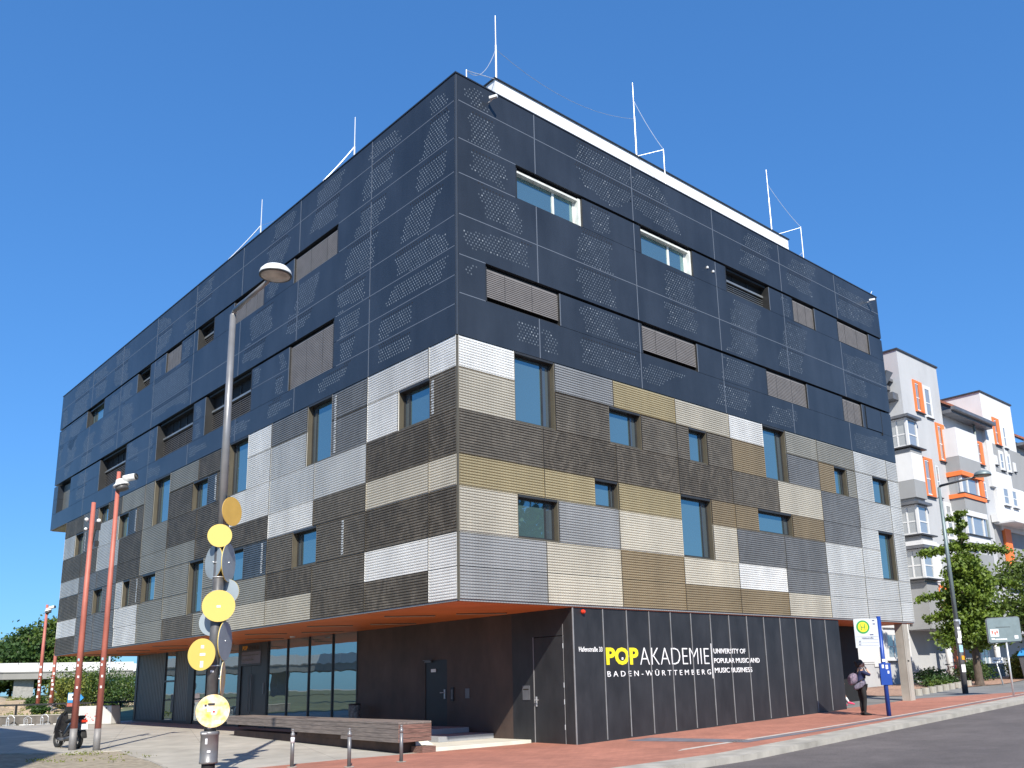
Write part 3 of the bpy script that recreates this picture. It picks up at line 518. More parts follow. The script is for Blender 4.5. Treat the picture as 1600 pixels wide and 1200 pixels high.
def cladding(side, Z, J, W, GAP, end):
    b = MB()
    for r in range(len(Z) - 1):
        cuts = sorted(set([J[0], J[-1]] + [j for j in J] + [s for w_ in W if w_[2] <= r < w_[3] for s in w_[:2]] + ([GAP[r]] if r in GAP else [])))
        for s0, s1 in zip(cuts[:-1], cuts[1:]):
            mid = (s0 + s1) / 2
            if any(w_[0] < mid < w_[1] and w_[2] <= r < w_[3] for w_ in W): continue
            top = Z[r] - (0.085 if (r in GAP and mid > GAP[r]) else 0.005)
            g0 = 0.010 if any(abs(s0 - j) < .01 for j in J[1:-1]) else 0.002; g1 = 0.010 if any(abs(s1 - j) < .01 for j in J[1:-1]) else 0.002
            if s0 == 0: g0 = 0.020
            b.fbox(side, s0 + g0, s1 - g1, -0.28, 0.03, Z[r + 1] + 0.005, top)
    return b.build('dark_cladding', MT['clad'], bld)
cladding('R', ZDR, JR, WR, GAPR, BW); cladding('L', ZDL, JL, WL, GAPL, BLU)
b = MB(); b.box(-0.026, 0.016, -0.026, 0.016, ZM + .006, ZT - .01); b.build('corner_trim', MT['trim'], bld)
b = MB(); b.box(-0.05, BW + .03, -0.05, 0.0, ZT - .005, ZT + 0.03); b.box(-0.05, 0.0, 0.001, BLU + .03, ZT - .005, ZT + 0.03); b.build('parapet_cap', MT['clad'], bld)
b = MB(); b.box(BW - 0.28, BW + .03, 0.031, BLU - .05, ZM + .01, ZT - .006); b.box(0.3, BW - .3, BLU - .04, BLU - .01, ZM + .01, ZT - .006); b.build('side_cladding', MT['clad'], bld)
def seams(side, Z, J, W, rows):
    b = MB()
    for j in J[1:-1]:
        for r in range(len(Z) - 1):
            if any(w_[0] < j < w_[1] and w_[2] <= r < w_[3] for w_ in W): continue
            b.fbox(side, j - .014, j + .014, 0.01, 0.033, Z[r + 1] + .004, Z[r] - (.09 if r in (2, 5) else .004))
    for r, (a, c) in rows.items():
        b.fbox(side, a + 0.05, c, 0.01, 0.032, Z[r] - .011, Z[r] + .011)
    return b.build('panel_joints', MT['seam'], bld)
seams('R', ZDR, JR, WR, {1: (0, BW), 2: (0, 1.94), 3: (0, 1.9), 4: (0, BW), 5: (0, .87), 6: (0, .86)})
seams('L', ZDL, JL, WL, {1: (0, BLU), 2: (0, 5.66), 3: (0, 5.6), 4: (0, BLU), 5: (0, 5.7), 6: (0, 5.6), 7: (0, 5.6)})
b = MB(); b.fbox('L', 8.5, 11.0, .01, .032, ZDL[6] - .008, ZDL[6] + .008); b.fbox('L', 20, 22.9, .01, .032, ZDL[6] - .008, ZDL[6] + .008); b.build('panel_joints', MT['seam'], bld)
def up_window(side, s0, s1, z0, z1, kind):
    t = 0.03
    wd = MB(); wd.fbox(side, s0 + .004, s0 + t, -0.42, .034, z0 + .004, z1 - .09); wd.fbox(side, s1 - t, s1 - .004, -0.42, .034, z0 + .004, z1 - .09)
    wd.fbox(side, s0 + t, s1 - t, -0.42, .0, z0 + .004, z0 + t); wd.fbox(side, s0 + .004, s1 - .004, -0.42, -.10, z1 - .09, z1 - .02)
    fr = wd.build('window', MT['sash'], bld)
    if kind != 'white': e_ = MB(); e_.fbox(side, s1 - .018, s1 + .008, .0345, .040, z0 + .01, z1 - .09); e_.build('edge_strip', MT['seam'], fr)
    i0, i1, j0, j1 = s0 + t, s1 - t, z0 + t, z1 - .09
    if kind == 'white' or kind == 'glass':
        h = MB(); h.fbox(side, i0, i0 + .05, -.26, -.06, j0, j1); h.fbox(side, i1 - .09, i1, -.26, -.03, j0, j1); h.fbox(side, i0 + .05, i1 - .09, -.26, -.06, j1 - .06, j1); h.fbox(side, i0 + .05, i1 - .09, -.26, -.13, j0, j0 + .03)
        m_ = i0 + (i1 - i0) * (.62 if side == 'R' else .78); h.fbox(side, m_ - .04, m_ + .04, -.26, -.18, j0 + .03, j1 - .06); h.fbox(side, i1 - .15, i1 - .09, -.26, -.19, j0 + .03, j1 - .06)
        h.build('frame', MT['whiteframe'] if kind == 'white' else MT['sash'], fr)
        MB().fbox(side, i0 + .05, m_ - .05, -.22, -.205, j0 + .03, j1 - .06).build('pane', MT['glass'], fr); MB().fbox(side, m_ + .05, i1 - .17, -.22, -.205, j0 + .03, j1 - .06).build('pane', MT['glass'], fr)
        return
    MB().fbox(side, i0, i1, -.40, -.385, j0, j1).build('pane', MT['glassdark'], fr)
    if kind in ('blind', 'low'):
        lo = j0 + (0.02 if kind == 'blind' else .13); bl = MB(); z = j1 - .06
        while z > lo:
            bl.fbox(side, i0 + .015, i1 - .02, -.035, -.008, z - .033, z); z -= .0520
        bl.fbox(side, i0 + .015, i1 - .02, -.060, -.045, lo, j1 - .01)
        bl.build('blind', MT['blind'], fr)
        c = MB()
        for u in (.25, .62): c.fbox(side, i0 + (i1 - i0) * u - .006, i0 + (i1 - i0) * u + .006, -.011, -.004, lo, j1 - .05)
        c.build('blind_cord', MT['sash'], fr)
    if kind == 'open':
        g = MB(); n = max(3, int((i1 - i0) / .62)); h_ = j1 - j0
        for k in range(1, n): s = i0 + (i1 - i0) * k / n; g.fbox(side, s - .012, s + .012, -.30, -.27, j0, j1)
        g.fbox(side, i0, i1, -.36, -.33, j0 + .02, j0 + .07); g.build('frame', MT['sash'], fr)
        r_ = MB(); r_.fbox(side, i0, i1, -.26, -.20, j0 + h_ * .60, j0 + h_ * .60 + .07); r_.build('rail', MT['blindrail'], fr)
        l_ = MB(); z = j0 + .12
        while z < j0 + h_ * .56: l_.fbox(side, i0, i1, -.25, -.235, z, z + .012); z += .075
        l_.build('louvre', MT['blind'] if side == 'L' else MT['blindrail'], fr)
        # a pale tilted sash behind
        MB().fbox(side, i1 - .45 if side == 'L' else i1 - .5, i1 - .28 if side == 'L' else i1 - .35, -.34, -.31, j0 + .1, j0 + h_ * .5).build('sash', MT['gutter'], fr)
for a, c, r, q_, k in WR: up_window('R', a, c, ZDR[q_] , ZDR[r], k)
for a, c, r, q_, k in WL:
    if k != 'loggia': up_window('L', a, c, ZDL[q_], ZDL[r], k)
# loggia at the far corner
b = MB(); b.box(0.02, 0.3, 30.88, 30.92, ZDL[7], ZDL[5] - .09); b.box(0.25, .29, 30.92, 33.0, ZDL[7], ZDL[5] - .09); b.build('loggia', MT['gfpanel'], bld)
# folded-out panel near the right end
b = MB(); b.fbox('R', 19.68, 20.85, .045, .06, ZDR[6] + .02, ZDR[5] - .13); b.build('shutter_panel', MT['clad'], bld)
b = MB(); b.fbox('R', 20.85, 20.89, .031, .062, ZDR[6] - .08, ZDR[5] - .1); b.fbox('R', 19.66, 20.85, .031, .05, ZDR[5] - .13, ZDR[5] - .11); b.build('shutter_shadow', MT['black'], bld)  # black strips stand in for the shadow outline of the panel
# perforations
def inpoly(p, poly):
    c = False; j = len(poly) - 1
    for i in range(len(poly)):
        a, q_ = poly[i], poly[j]
        if (a[1] > p[1]) != (q_[1] > p[1]) and p[0] < (q_[0] - a[0]) * (p[1] - a[1]) / (q_[1] - a[1]) + a[0]: c = not c
        j = i
    return c
def perforate(side, polys, Z, J, W):
    b = MB(); ps, pz = 0.105, 0.078
    for pi_, poly in enumerate(polys):
        zc_ = sum(p[1] for p in poly) / len(poly); poly = [(p[0], zc_ + (p[1] - zc_) * 1.12) for p in poly]
        rs_ = random.Random(pi_ * 7 + (3 if side == 'R' else 0)); stp = [rs_.uniform(-.16, .16) for _ in range(400)]
        a0, a1 = min(p[0] for p in poly), max(p[0] for p in poly); c0, c1 = min(p[1] for p in poly), max(p[1] for p in poly)
        for k in range(int(c0 / pz), int(c1 / pz) + 2):
            z = k * pz
            for i in range(int(a0 / ps) - 1, int(a1 / ps) + 2):
                s = (i + 0.5 * (k % 2)) * ps
                if not inpoly((s + stp[(k // 3) % 400], z), poly) or s < .09 or s > (21.66 if side == 'R' else 33.6): continue
                if min(abs(z - q_) for q_ in Z) < .042 or min(abs(s - j) for j in J) < .04: continue
                if any(w_[0] - .05 < s < w_[1] + .05 and Z[w_[3]] - .04 < z < Z[w_[2]] + .04 for w_ in W): continue
                if any(abs(z - Z[r]) < .12 and z < Z[r] for r in (2, 5)): continue
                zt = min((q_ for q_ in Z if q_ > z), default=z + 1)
                u = random.random(); b.cur = 2 if zt - z < .17 else (1 if u < .05 else 0)  # top rows under each joint get a dark colour standing in for shade
                r = 0.024; o = 0.0318
                v = [(s + r * math.cos(t * math.pi / 3), z + r * math.sin(t * math.pi / 3)) for t in range(6)]
                if side == 'R': b.add([(p[0], -o, p[1]) for p in v], [(0, 1, 2, 3, 4, 5)])
                else: b.add([(-o, p[0], p[1]) for p in v], [(5, 4, 3, 2, 1, 0)])
    return b.build('perforations', [MT['dot'] if side == 'R' else MT['dotl'], MT['dotbright'], MT['dotshade']], bld, fix=False)
perforate('R', PERF_R, ZDR, JR, WR); perforate('L', PERF_L, ZDL, JL, WL)
# small cameras / brackets on the cladding
for s, z in ((1.05, 16.28), (20.9, 16.2)):
    b = MB(); b.tube((s, -.03, z), (s, -.22, z + .02), .015); b.obox((s - .03, -.26, z + .03), (.07, .22, .07), R(25)); b.build('camera_bracket', MT['white_p'], bld)
b = MB()
for s, z in ((10.4, 14.35), (10.1, 14.4)): b.obox((s, -.05, z), (.05, .05, .07))
b.build('small_fixings', MT['white_p'], bld)
# ---- roof
b = MB(); b.box(2.15, 17.0, 1.0, 9.0, ZT - .02, 18.10); b.build('roof_house', MT['roofwhite'], bld)
b = MB(); b.box(2.10, 17.05, 0.95, 9.05, 18.101, 18.13); b.build('roof_house_cap', MT['clad'], bld)
def rod(x, y, z0, h, mid=.55):
    t = MB(); t.tube((x, y, z0), (x, y, z0 + h * mid), .035, .032); t.tube((x, y, z0 + h * mid), (x, y, z0 + h), .02, .016); t.build('lightning_rod', MT['zinc'], bld)
RT = 18.12
rods = [(2.28, 1.1, RT, 2.2), (8.25, 1.1, RT, 2.85), (16.05, 1.1, RT, 2.7)]
for r_ in rods: rod(*r_)
for y in (6.8, 13.45): rod(1.1, y, ZT, 2.82, .62)
def wire(pts, r=.009):
    MB().path(pts, r, 5).build('wire', MT['zinc'], bld)
def sag(a, b_, s, n=10): return [tuple(a[i] + (b_[i] - a[i]) * k / n - (s * 4 * (k / n) * (1 - k / n) if i == 2 else 0) for i in range(3)) for k in range(n + 1)]
for x, h in ((.62, .62), (8.72, 1.65), (16.9, 1.7)):
    MB().tube((x, .35, ZT), (x, .35, ZT + h), .02).build('lightning_rod', MT['zinc'], bld)
wire(sag((.62, .35, 17.27), (2.28, 1.1, 19.2), .45)); wire(sag((.62, .35, 17.25), (2.15, 1.0, 18.1), 0), .012); wire(sag((2.28, 1.1, 19.2), (8.25, 1.1, 19.6), .5), .006)
wire(sag((8.25, 1.1, 20.3), (8.72, .35, 18.3), .1)); wire(sag((8.72, .35, 18.28), (8.1, 1.0, 18.1), 0)); wire(sag((16.05, 1.1, 20.2), (16.9, .35, 18.35), .1)); wire(sag((16.9, .35, 18.32), (16.3, 1.0, 18.1), 0))
wire(sag((16.9, .35, 17.3), (16.4, .3, 16.9), 0)); wire(sag((1.1, 6.8, 18.4), (.0, 7.3, ZT + .03), .05), .018); wire(sag((1.1, 13.45, 18.4), (.0, 14.4, ZT + .03), .05), .018); wire(sag((1.1, 6.8, 18.4), (1.1, 13.45, 18.4), .5), .005)
wire([(21.7, .3, ZT), (21.9, .2, ZT + .4)], .012)
# ---- soffit
b = MB(); b.box(0.031, BW - .01, 0.031, BLL - .03, ZB - .02, ZB + 0.03); b.build('soffit', MT['orange'], bld)
for k in range(7):
    for x, y in ((1.36, 3.88 + 4.13 * k), (2.62, 2.45 + 4.13 * k)):
        if y > 30: continue
        b = MB(); b.obox((x, y, ZB - .022), (1.32, .13, .012), R(-33)); o = b.build('soffit_light', MT['slot'], bld)
        c = MB(); c.obox((x + .045, y + .07, ZB - .03), (1.32, .025, .03), R(-33)); c.build('light_edge', MT['slotedge'], o)
b = MB(); b.lathe((2.9, 13.3, ZB - .06), [(.0, 0), (.08, 0), (.1, .05)], 12); b.build('ceiling_spot', MT['white_p'], bld)

# ---- ground floor
GX = 3.55
b = MB(); b.box(GX + .02, 16.22, .05, .25, -.1, ZB - .02); b.box(16.02, 16.22, .25, 3.1, -.1, ZB - .02); b.build('front_wall', MT['blackwall'], bld)
b = MB()
for k in range(13): s = 4.63 + .893 * k; b.box(s - .012, s + .012, .034, .052, .03 + zg(s, 0), ZB - .03)
b.build('wall_joints', MT['wallseam'], bld)
b = MB(); b.box(GX - .012, GX + .022, .03, .052, -.05, ZB - .021); b.box(GX - .006, GX + .02, .4, .414, -.05, 2.9); b.build('corner_joint', MT['wallseam'], bld)
# side wall, black part with door
b = MB(); b.box(GX, GX + .2, .053, .38, -.1, ZB - .02); b.box(GX, GX + .2, 1.52, 2.36, -.1, ZB - .02); b.box(GX, GX + .2, .38, 1.52, 2.62, ZB - .02); b.build('side_wall', MT['blackwall'], bld)
d = MB().box(GX + .004, GX + .1, .40, 1.50, .0, 2.60).build('door', MT['blackwall'], bld)
h = MB(); h.obox((GX - .02, 1.42, 1.02), (.02, .04, .24)); h.tube((GX - .03, 1.42, 1.06), (GX - .09, 1.42, 1.06), .011); h.tube((GX - .09, 1.42, 1.06), (GX - .09, 1.28, 1.06), .011); h.build('handle', MT['zinc'], d)
g = MB()
for z in (.35, .95, 1.35, 2.3): g.tube((GX - .008, .41, z), (GX - .008, .41, z + .12), .012)
g.build('hinge', MT['zinc'], d)
b = MB(); b.box(GX - .012, GX + .006, 1.505, 1.525, .0, 2.62); b.build('door_edge', MT['wallseam'], bld)
b = MB(); b.box(GX - .02, GX, 1.68, 1.95, 1.06, 1.42); o = b.build('letter_box', MT['gutter'], bld)
b = MB(); b.box(GX - .024, GX - .02, 1.71, 1.92, 1.31, 1.34); b.build('slot', MT['slot'], o)
b = MB(); b.box(GX + .002, GX + .2, 2.36, 5.22, .0, ZB - .02); b.box(GX + .002, GX + .2, 6.28, 10.08, .0, ZB - .02); b.box(GX + .002, GX + .2, 5.22, 6.28, 2.2, ZB - .02); b.build('brown_side_wall', MT['brownwall'], bld)
d = MB().box(GX + .02, GX + .12, 5.23, 6.27, .3, 2.2).build('door', MT['darkmetal'], bld)
h = MB(); h.obox((GX - .0, 5.33, 1.24), (.03, .045, .26)); h.tube((GX - .01, 5.33, 1.28), (GX - .06, 5.33, 1.28), .011); h.tube((GX - .06, 5.33, 1.28), (GX - .06, 5.47, 1.28), .011); h.build('handle', MT['zinc'], d)
h = MB(); h.box(GX - .012, GX, 5.75, 5.98, 1.86, 1.95); h.build('door_sign', MT['white_p'], d)
h = MB(); h.box(GX - .05, GX, 5.95, 6.25, 2.14, 2.19); h.box(GX - .1, GX - .05, 5.85, 6.27, 2.2, 2.215); h.build('door_closer', MT['gutter'], d)
b = MB(); b.box(GX - .03, GX, 4.88, 5.02, 1.05, 1.42); b.build('key_panel', MT['darkmetal'], bld); b = MB(); b.box(GX - .035, GX - .03, 4.91, 4.99, 1.1, 1.36); b.build('key_panel', MT['gutter'], bld)
b = MB(); b.box(GX - .015, GX, 4.17, 4.36, 1.12, 1.38); b.build('wall_plate', MT['gutter'], bld)
# glazed front
FL = .46
b = MB(); b.box(GX + .03, GX + .05, 10.10, 16.44, FL, ZB - .02); b.build('shop_glass', MT['gfglass'], bld)
b = MB(); b.box(GX + .03, GX + .05, 18.95, 23.28, .3, ZB - .02); b.build('shop_glass', MT['gfglass'], bld)
for y in (10.08, 11.66, 13.3, 14.9, 16.42):
    MB().box(GX - .01, GX + .08, y - .03, y + .03, FL - .2, ZB - .02).build('mullion', MT['darkmetal'], bld)
for y in (20.55, 22.04):
    MB().box(GX - .01, GX + .08, y - .03, y + .03, FL - .3, ZB - .02).build('mullion', MT['darkmetal'], bld)
b = MB(); b.box(GX + .0, GX + .2, 10.1, 16.4, -.1, FL); b.box(GX, GX + .2, 18.98, 23.3, -.1, .3); b.build('plinth', MT['darkmetal'], bld)
b = MB(); b.box(GX - .02, GX + .1, 16.45, 16.95, .0, ZB - .021); b.box(GX - .02, GX + .1, 18.70, 18.97, .0, ZB - .021); b.box(GX - .02, GX + .1, 16.96, 18.69, 2.42, ZB - .021); b.build('entrance_frame', MT['darkmetal'], bld)
for y0, y1 in ((16.97, 17.82), (17.84, 18.69)):
    d = MB().box(GX + .02, GX + .07, y0, y1, .44, 2.41).build('entrance_door', MT['darkmetal'], bld)
    MB().tube((GX - .03, y1 - .1 if y0 < 17 else y0 + .1, .7), (GX - .03, y1 - .1 if y0 < 17 else y0 + .1, 2.1), .016).build('handle', MT['gutter'], d)
b = MB(); b.box(GX - .03, GX - .02, 17.0, 18.66, 2.5, 2.95); b.build('entrance_sign', mat('grey sign board', (.16, .15, .18), .5), bld)
text('lettering', 'POP', 'L', 18.60, 3.02, .42, .17, MT['letterorange'], bld, d=-GX + .024, bold=.02)
text('lettering', 'AKADEMIE', 'L', 18.12, 3.02, .98, .17, MT['brownwall'], bld, d=-GX + .024)
text('lettering', 'University of Popular Music', 'L', 18.60, 2.76, 1.45, .11, MT['wallseam'], bld, d=-GX + .034)
text('lettering', 'and Music Business', 'L', 18.60, 2.60, 1.0, .11, MT['wallseam'], bld, d=-GX + .034)
MB().box(GX - .04, GX - .02, 16.62, 16.7, 1.35, 1.75).build('door_entry_panel', MT['gutter'], bld)
# ribbed panels, far end
b = MB(); y = 23.35
b.box(GX - .02, GX + .1, 23.3, 23.9, 0, ZB - .021); b.build('end_frame', MT['darkmetal'], bld)
b = MB()
for a, c in ((23.92, 25.36), (26.72, 30.1)):
    y = a
    while y < c: b.box(GX - .0, GX + .1, y, min(y + .15, c), .18, ZB - .021); b.box(GX + .03, GX + .1, min(y + .15, c), min(y + .19, c), .18, ZB - .021); y += .19
b.build('ribbed_panel', MT['gfpanel'], bld)
f_ = MB(); f_.box(GX - .02, GX + .08, 25.37, 25.45, .2, ZB - .021); f_.box(GX - .02, GX + .08, 26.63, 26.71, .2, ZB - .021); f_.box(GX - .02, GX + .08, 25.45, 26.63, 1.95, 2.03); f_ = f_.build('window', MT['darkmetal'], bld)
MB().box(GX + .03, GX + .05, 25.45, 26.63, .2, ZB - .02).build('pane', MT['gfglass'], f_)
b = MB(); b.box(GX - .03, GX + .2, 30.11, 30.35, .1, ZB - .021); b.box(GX - .03, GX + .2, 23.3, 30.1, .0, .3); b.box(GX + .2, BW - 3, 30.1, 30.3, .0, ZB - .021); b.build('end_frame', MT['darkmetal'], bld)
b = MB(); b.box(GX + .21, GX + .3, 2.4, 30.0, .3, ZB - .021); b.build('inner_screen', MT['black'], bld)
# passage and column
b = MB(); b.box(16.23, 20.95, 2.0, 2.2, .1, ZB - .021); b.build('passage_wall', MT['black'], bld)
b = MB(); b.box(16.221, 16.25, .06, .28, .2, ZB - .021); b.build('passage_edge', MT['blackwall'], bld)
b = MB(); b.obox((17.4, 1.5, ZB - .05), (1.1, .12, .05), R(0)); b.build('passage_light', mat('pale lamp cover', (.8, .7, .5), .5), bld)
b = MB(); b.box(20.84, 21.22, .05, .37, .3, ZB - .02)
col_ = b.build('concrete_column', MT['concrete'], bld)
b = MB(); b.obox((21.0, .045, 1.9), (.12, .01, .05)); b.build('column_mark', MT['slot'], col_)
# alarm light
b = MB(); b.lathe((3.9, .04, 3.18), [(.055, 0), (.055, -.04), (.035, -.08), (.0, -.09)], 12, (0, 1, 0)); b.build('alarm_light', MT['redlight'], bld)
# lettering on the front wall (wall face y = 0.05)
WD = -0.047
text('lettering', 'Hafenstraße 33', 'R', 3.74, 2.20, .83, .12, MT['letterwhite'], bld, d=WD, bold=.004)
text('lettering', 'POP', 'R', 4.70, 1.87, 1.22, .44, MT['letteryellow'], bld, d=WD, bold=.035)
b = MB(); b.box(5.27, 5.33, .038, .045, 2.0, 2.06); b.build('lettering', MT['letterwhite'], bld)
text('lettering', 'AKADEMIE', 'R', 5.98, 1.87, 2.95, .44, MT['letterwhite'], bld, d=WD, bold=-.02)
text('lettering', 'BADEN-WÜRTTEMBERG', 'R', 4.72, 1.58, 4.25, .17, MT['letterwhite'], bld, d=WD, space=1.65)
b = MB(); b.box(9.035, 9.06, .036, .046, 1.47, 2.44); b.build('lettering', MT['letterwhite'], bld)
text('lettering', 'UNIVERSITY OF', 'R', 9.16, 2.16, 1.55, .14, MT['letterwhite'], bld, d=WD, bold=.006)
text('lettering', 'POPULAR MUSIC AND', 'R', 9.16, 1.89, 2.24, .14, MT['letterwhite'], bld, d=WD, bold=.006)
text('lettering', 'MUSIC BUSINESS', 'R', 9.16, 1.62, 1.82, .14, MT['letterwhite'], bld, d=WD, bold=.006)

# ================================================================== bench and steps
bn = empty('bench', (0, 0, 0)); tag(bn, 'long weathered plank bench platform in front of the glazed entrance', 'bench')
def bx(t, far): # front edge and back edge at distance t along the bench
    return Vector((-0.47 + .098 * t, 1.62 + t, 0)), Vector((0.43 + .098 * t, 1.62 + t, 0))
LEN = 11.6
def plank(t0, t1, z0, z1, name, m, inset=0.0, par=bn):
    b = MB(); a0, c0 = bx(t0, 0); a1, c1 = bx(t1, 0); i = Vector((inset, 0, 0))
    p = [a0 + i, c0 - i, c1 - i, a1 + i]; v = [(q.x, q.y, z0) for q in p] + [(q.x, q.y, z1) for q in p]
    b.add(v, [(0, 3, 2, 1), (4, 5, 6, 7), (0, 1, 5, 4), (1, 2, 6, 5), (2, 3, 7, 6), (3, 0, 4, 7)]); return b.build(name, m, par, bevel=.004)
plank(0, LEN, .655, .70, 'seat', MT['wood'])
for k, (z0, z1, t1) in enumerate(((.553, .648, LEN), (.452, .547, LEN), (.352, .447, 6.2), (.26, .346, 3.0))):
    plank(0, t1, z0, z1, 'plank', MT['wood'])
    a, c = bx(0, 0); b = MB(); b.box(a.x + .004, c.x - .004, a.y - .006, a.y - .001, z0 + .003, z1 - .003); b.build('plank_end', MT['woodend'], bn)
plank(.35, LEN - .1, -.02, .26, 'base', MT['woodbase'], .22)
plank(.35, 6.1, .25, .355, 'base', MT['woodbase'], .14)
a, c = bx(0, 0)
b = MB(); b.box(a.x + .55, c.x + .02, a.y - .15, a.y + .3, -.02, .15); b.build('base', MT['woodend'], bn)
st = empty('entrance_steps', (0, 0, 0)); tag(st, 'grey stone steps on a pale slab at the dark side door', 'steps')
b = MB(); b.prism([(.35, 1.66), (3.54, 1.66), (3.54, 5.6), (1.5, 5.6)], -.05, .09); b.build('slab', MT['slab'], st, bevel=.01)
b = MB(); b.prism([(1.75, 3.15), (3.54, 3.15), (3.54, 6.6), (1.85, 6.6)], .09, .22); b.build('step', MT['stepgrey'], st, bevel=.008)
b = MB(); b.prism([(2.3, 4.2), (3.54, 4.2), (3.54, 6.6), (2.3, 6.6)], .22, .36); b.build('step', MT['stepgrey'], st, bevel=.008)
b = MB(); b.add([(.62, 2.6, .09), (1.2, 2.6, .09), (1.6, 3.6, .09), (.9, 3.6, .09), (.7, 2.75, .26), (1.0, 2.75, .26), (1.2, 3.55, .26), (.95, 3.55, .26)], [(0, 3, 2, 1), (4, 5, 6, 7), (0, 1, 5, 4), (1, 2, 6, 5), (2, 3, 7, 6), (3, 0, 4, 7)]); b.build('slab_end', MT['slab'], st)
# litter bin beside the glazing
tr = empty('ash_bin', (3.2, 9.6, 0)); tag(tr, 'small black pattern covered bin standing at the wall behind the bench', 'bin')
b = MB(); b.tube((0, 0, .06), (0, 0, .95), .17, .19, 16); b.build('bin_body', mat('speckled black bin', (.05, .05, .05), .5, 0, .4, 14, col2=(.25, .25, .25)), tr)
b = MB(); b.tube((0, 0, .95), (0, 0, 1.0), .20, .18, 16); b.build('bin_lid', MT['sash'], tr)

# ================================================================== bollards
bo = empty('bollard'); b = MB(); b.lathe((0, 0, 0), [(.036, 0), (.036, .60)], 16); b.build('post', MT['galv'], bo, True)
b = MB(); b.lathe((0, 0, 0), [(.038, .56), (.038, .64), (.022, .645), (.022, .69), (.030, .70), (.030, .71), (.0, .72)], 16); b.build('cap', MT['lampgrey'], bo, True)
b = MB(); b.lathe((0, 0, 0), [(.10, 0), (.10, .008)], 16); b.build('foot_plate', MT['kerb'], bo)
BL = ['slim grey steel bollard nearest the yellow disc lamp post', 'slim grey steel bollard with white reflector, middle of the three', 'slim grey steel bollard at the near right corner of the wooden bench']
for k, (x, y, z) in enumerate(((-3.39, .93, .012), (-2.72, -.08, .008), (-1.50, -.04, .008))):
    o = bo if k == 0 else copy_tree(bo); o.location = (x, y, z); o.rotation_euler.z = k * 1.3; tag(o, BL[k], 'bollard', 'steel bollards in front of the bench')
b = MB(); b.lathe((0, 0, 0), [(.040, .45), (.040, .56)], 16); b.build('reflector', MT['sticker'], bo, True)

# ================================================================== lamp post with the yellow discs
fx, fy = .681, .732      # horizontal viewing direction
rx_, ry_ = .732, -.681   # to the right of it
lp = empty('lamp_post', (-5.02, 1.02, 0)); tag(lp, 'tall grey lamp post carrying yellow round discs above a grey drum', 'lamp post')
b = MB(); b.tube((0, 0, -.05), (0, 0, .32), .12, .12, 20); b.build('post_base', MT['black'], lp, True)
b = MB(); b.lathe((0, 0, 0), [(.165, .20), (.165, .24), (.16, .245), (.16, .70), (.168, .705), (.168, .76), (.15, .775), (.0, .78)], 28); b.build('drum', MT['galv'], lp, True)
b = MB(); b.tube((0, 0, .7), (0, 0, 4.3), .108, .100, 24); b.build('lower_pole', MT['postdark'], lp, True)
b = MB(); b.tube((0, 0, 4.25), (0, 0, 9.05), .088, .062, 20); b.build('upper_pole', MT['lampgrey'], lp, True)
b = MB()
for z in (1.95, 3.35, 3.62, 3.9): b.tube((0, 0, z), (0, 0, z + .022), .112, .112, 20)
b.build('clamp', MT['zinc'], lp, True)
def lamp_head(L, zt, top, arm, headr, m_arm, dia=.05):
    b = MB(); b.path([(0, 0, zt - .12), (0, -.02, zt - .03), (0, -.10, zt + .02)], dia, 12); b.tube((0, -.08, zt + .015), (0, -arm, zt + .13), dia * 1.1, dia * .8, 12); b.build('arm', m_arm, L, True)
    c = (0, -arm - headr * .85, zt + .16)
    b = MB(); b.lathe(c, [(headr, -.03), (headr * 1.02, .0), (headr * .96, .06), (headr * .75, .13), (headr * .4, .17), (.0, .185)], 32); o = b.build('lamp_head', top, L, True)
    b = MB(); b.lathe(c, [(headr * .97, -.032), (headr * .85, -.055), (headr * .4, -.07), (.0, -.075)], 32); b.build('diffuser', MT['diffuser'], o, True)
    b = MB(); b.lathe(c, [(headr * 1.01, -.045), (headr * 1.03, -.03), (headr * 1.01, -.015)], 32); b.build('rim', MT['sash'], o, True)
lamp_head(lp, 9.12, MT['white_p'], 1.62, .30, MT['lampgrey'])
DX, DY = .389, .921
def disc(u, z, r, yaw, m, off=.16, back=True, pitch=0.0):
    """u = sideways offset in the picture plane, yaw = turn away from the viewer (deg, + to the right)"""
    n = Vector((-DX, -DY, 0)); n.rotate(Matrix.Rotation(R(yaw), 3, 'Z')); n = (n + Vector((0, 0, pitch))).normalized()
    c = Vector((DY * u, -DX * u, z)) + n * off
    b = MB(); b.lathe(c, [(r, 0), (r, .012)], 40, n); o = b.build('sign_disc', m, lp)
    b = MB(); b.lathe(c, [(r * .99, -.006), (r * .99, -.001)], 40, n); b.build('disc_back', MT['discback'], o)
    b = MB(); b.tube(Vector((0, 0, z)), c - n * .01, .018); b.build('bracket', MT['zinc'], o)
    return o, c, n
disc(.10, 4.92, .285, 50, MT['discochre'], .10); disc(-.02, 4.42, .225, 0, MT['discyellow'], .16)
disc(.17, 3.92, .375, 205 + 45, MT['discyellow'], -.0); disc(-.16, 3.93, .33, 180 - 62, MT['discyellow'], .06)
d1 = disc(.02, 3.07, .300, 3, MT['discyellow'], .17)
disc(.18, 2.42, .37, 205 + 45, MT['discyellow'], .0); disc(-.10, 2.78, .26, 160, MT['discyellow'], .1); disc(.12, 3.36, .25, 155, MT['discyellow'], .1)
d2 = disc(-.13, 2.17, .295, -35, MT['discyellow'], .16); disc(.11, 1.72, .315, 82, MT['discworn'], .06); None
d3 = disc(.015, 1.14, .298, 4, MT['discworn'], .17)
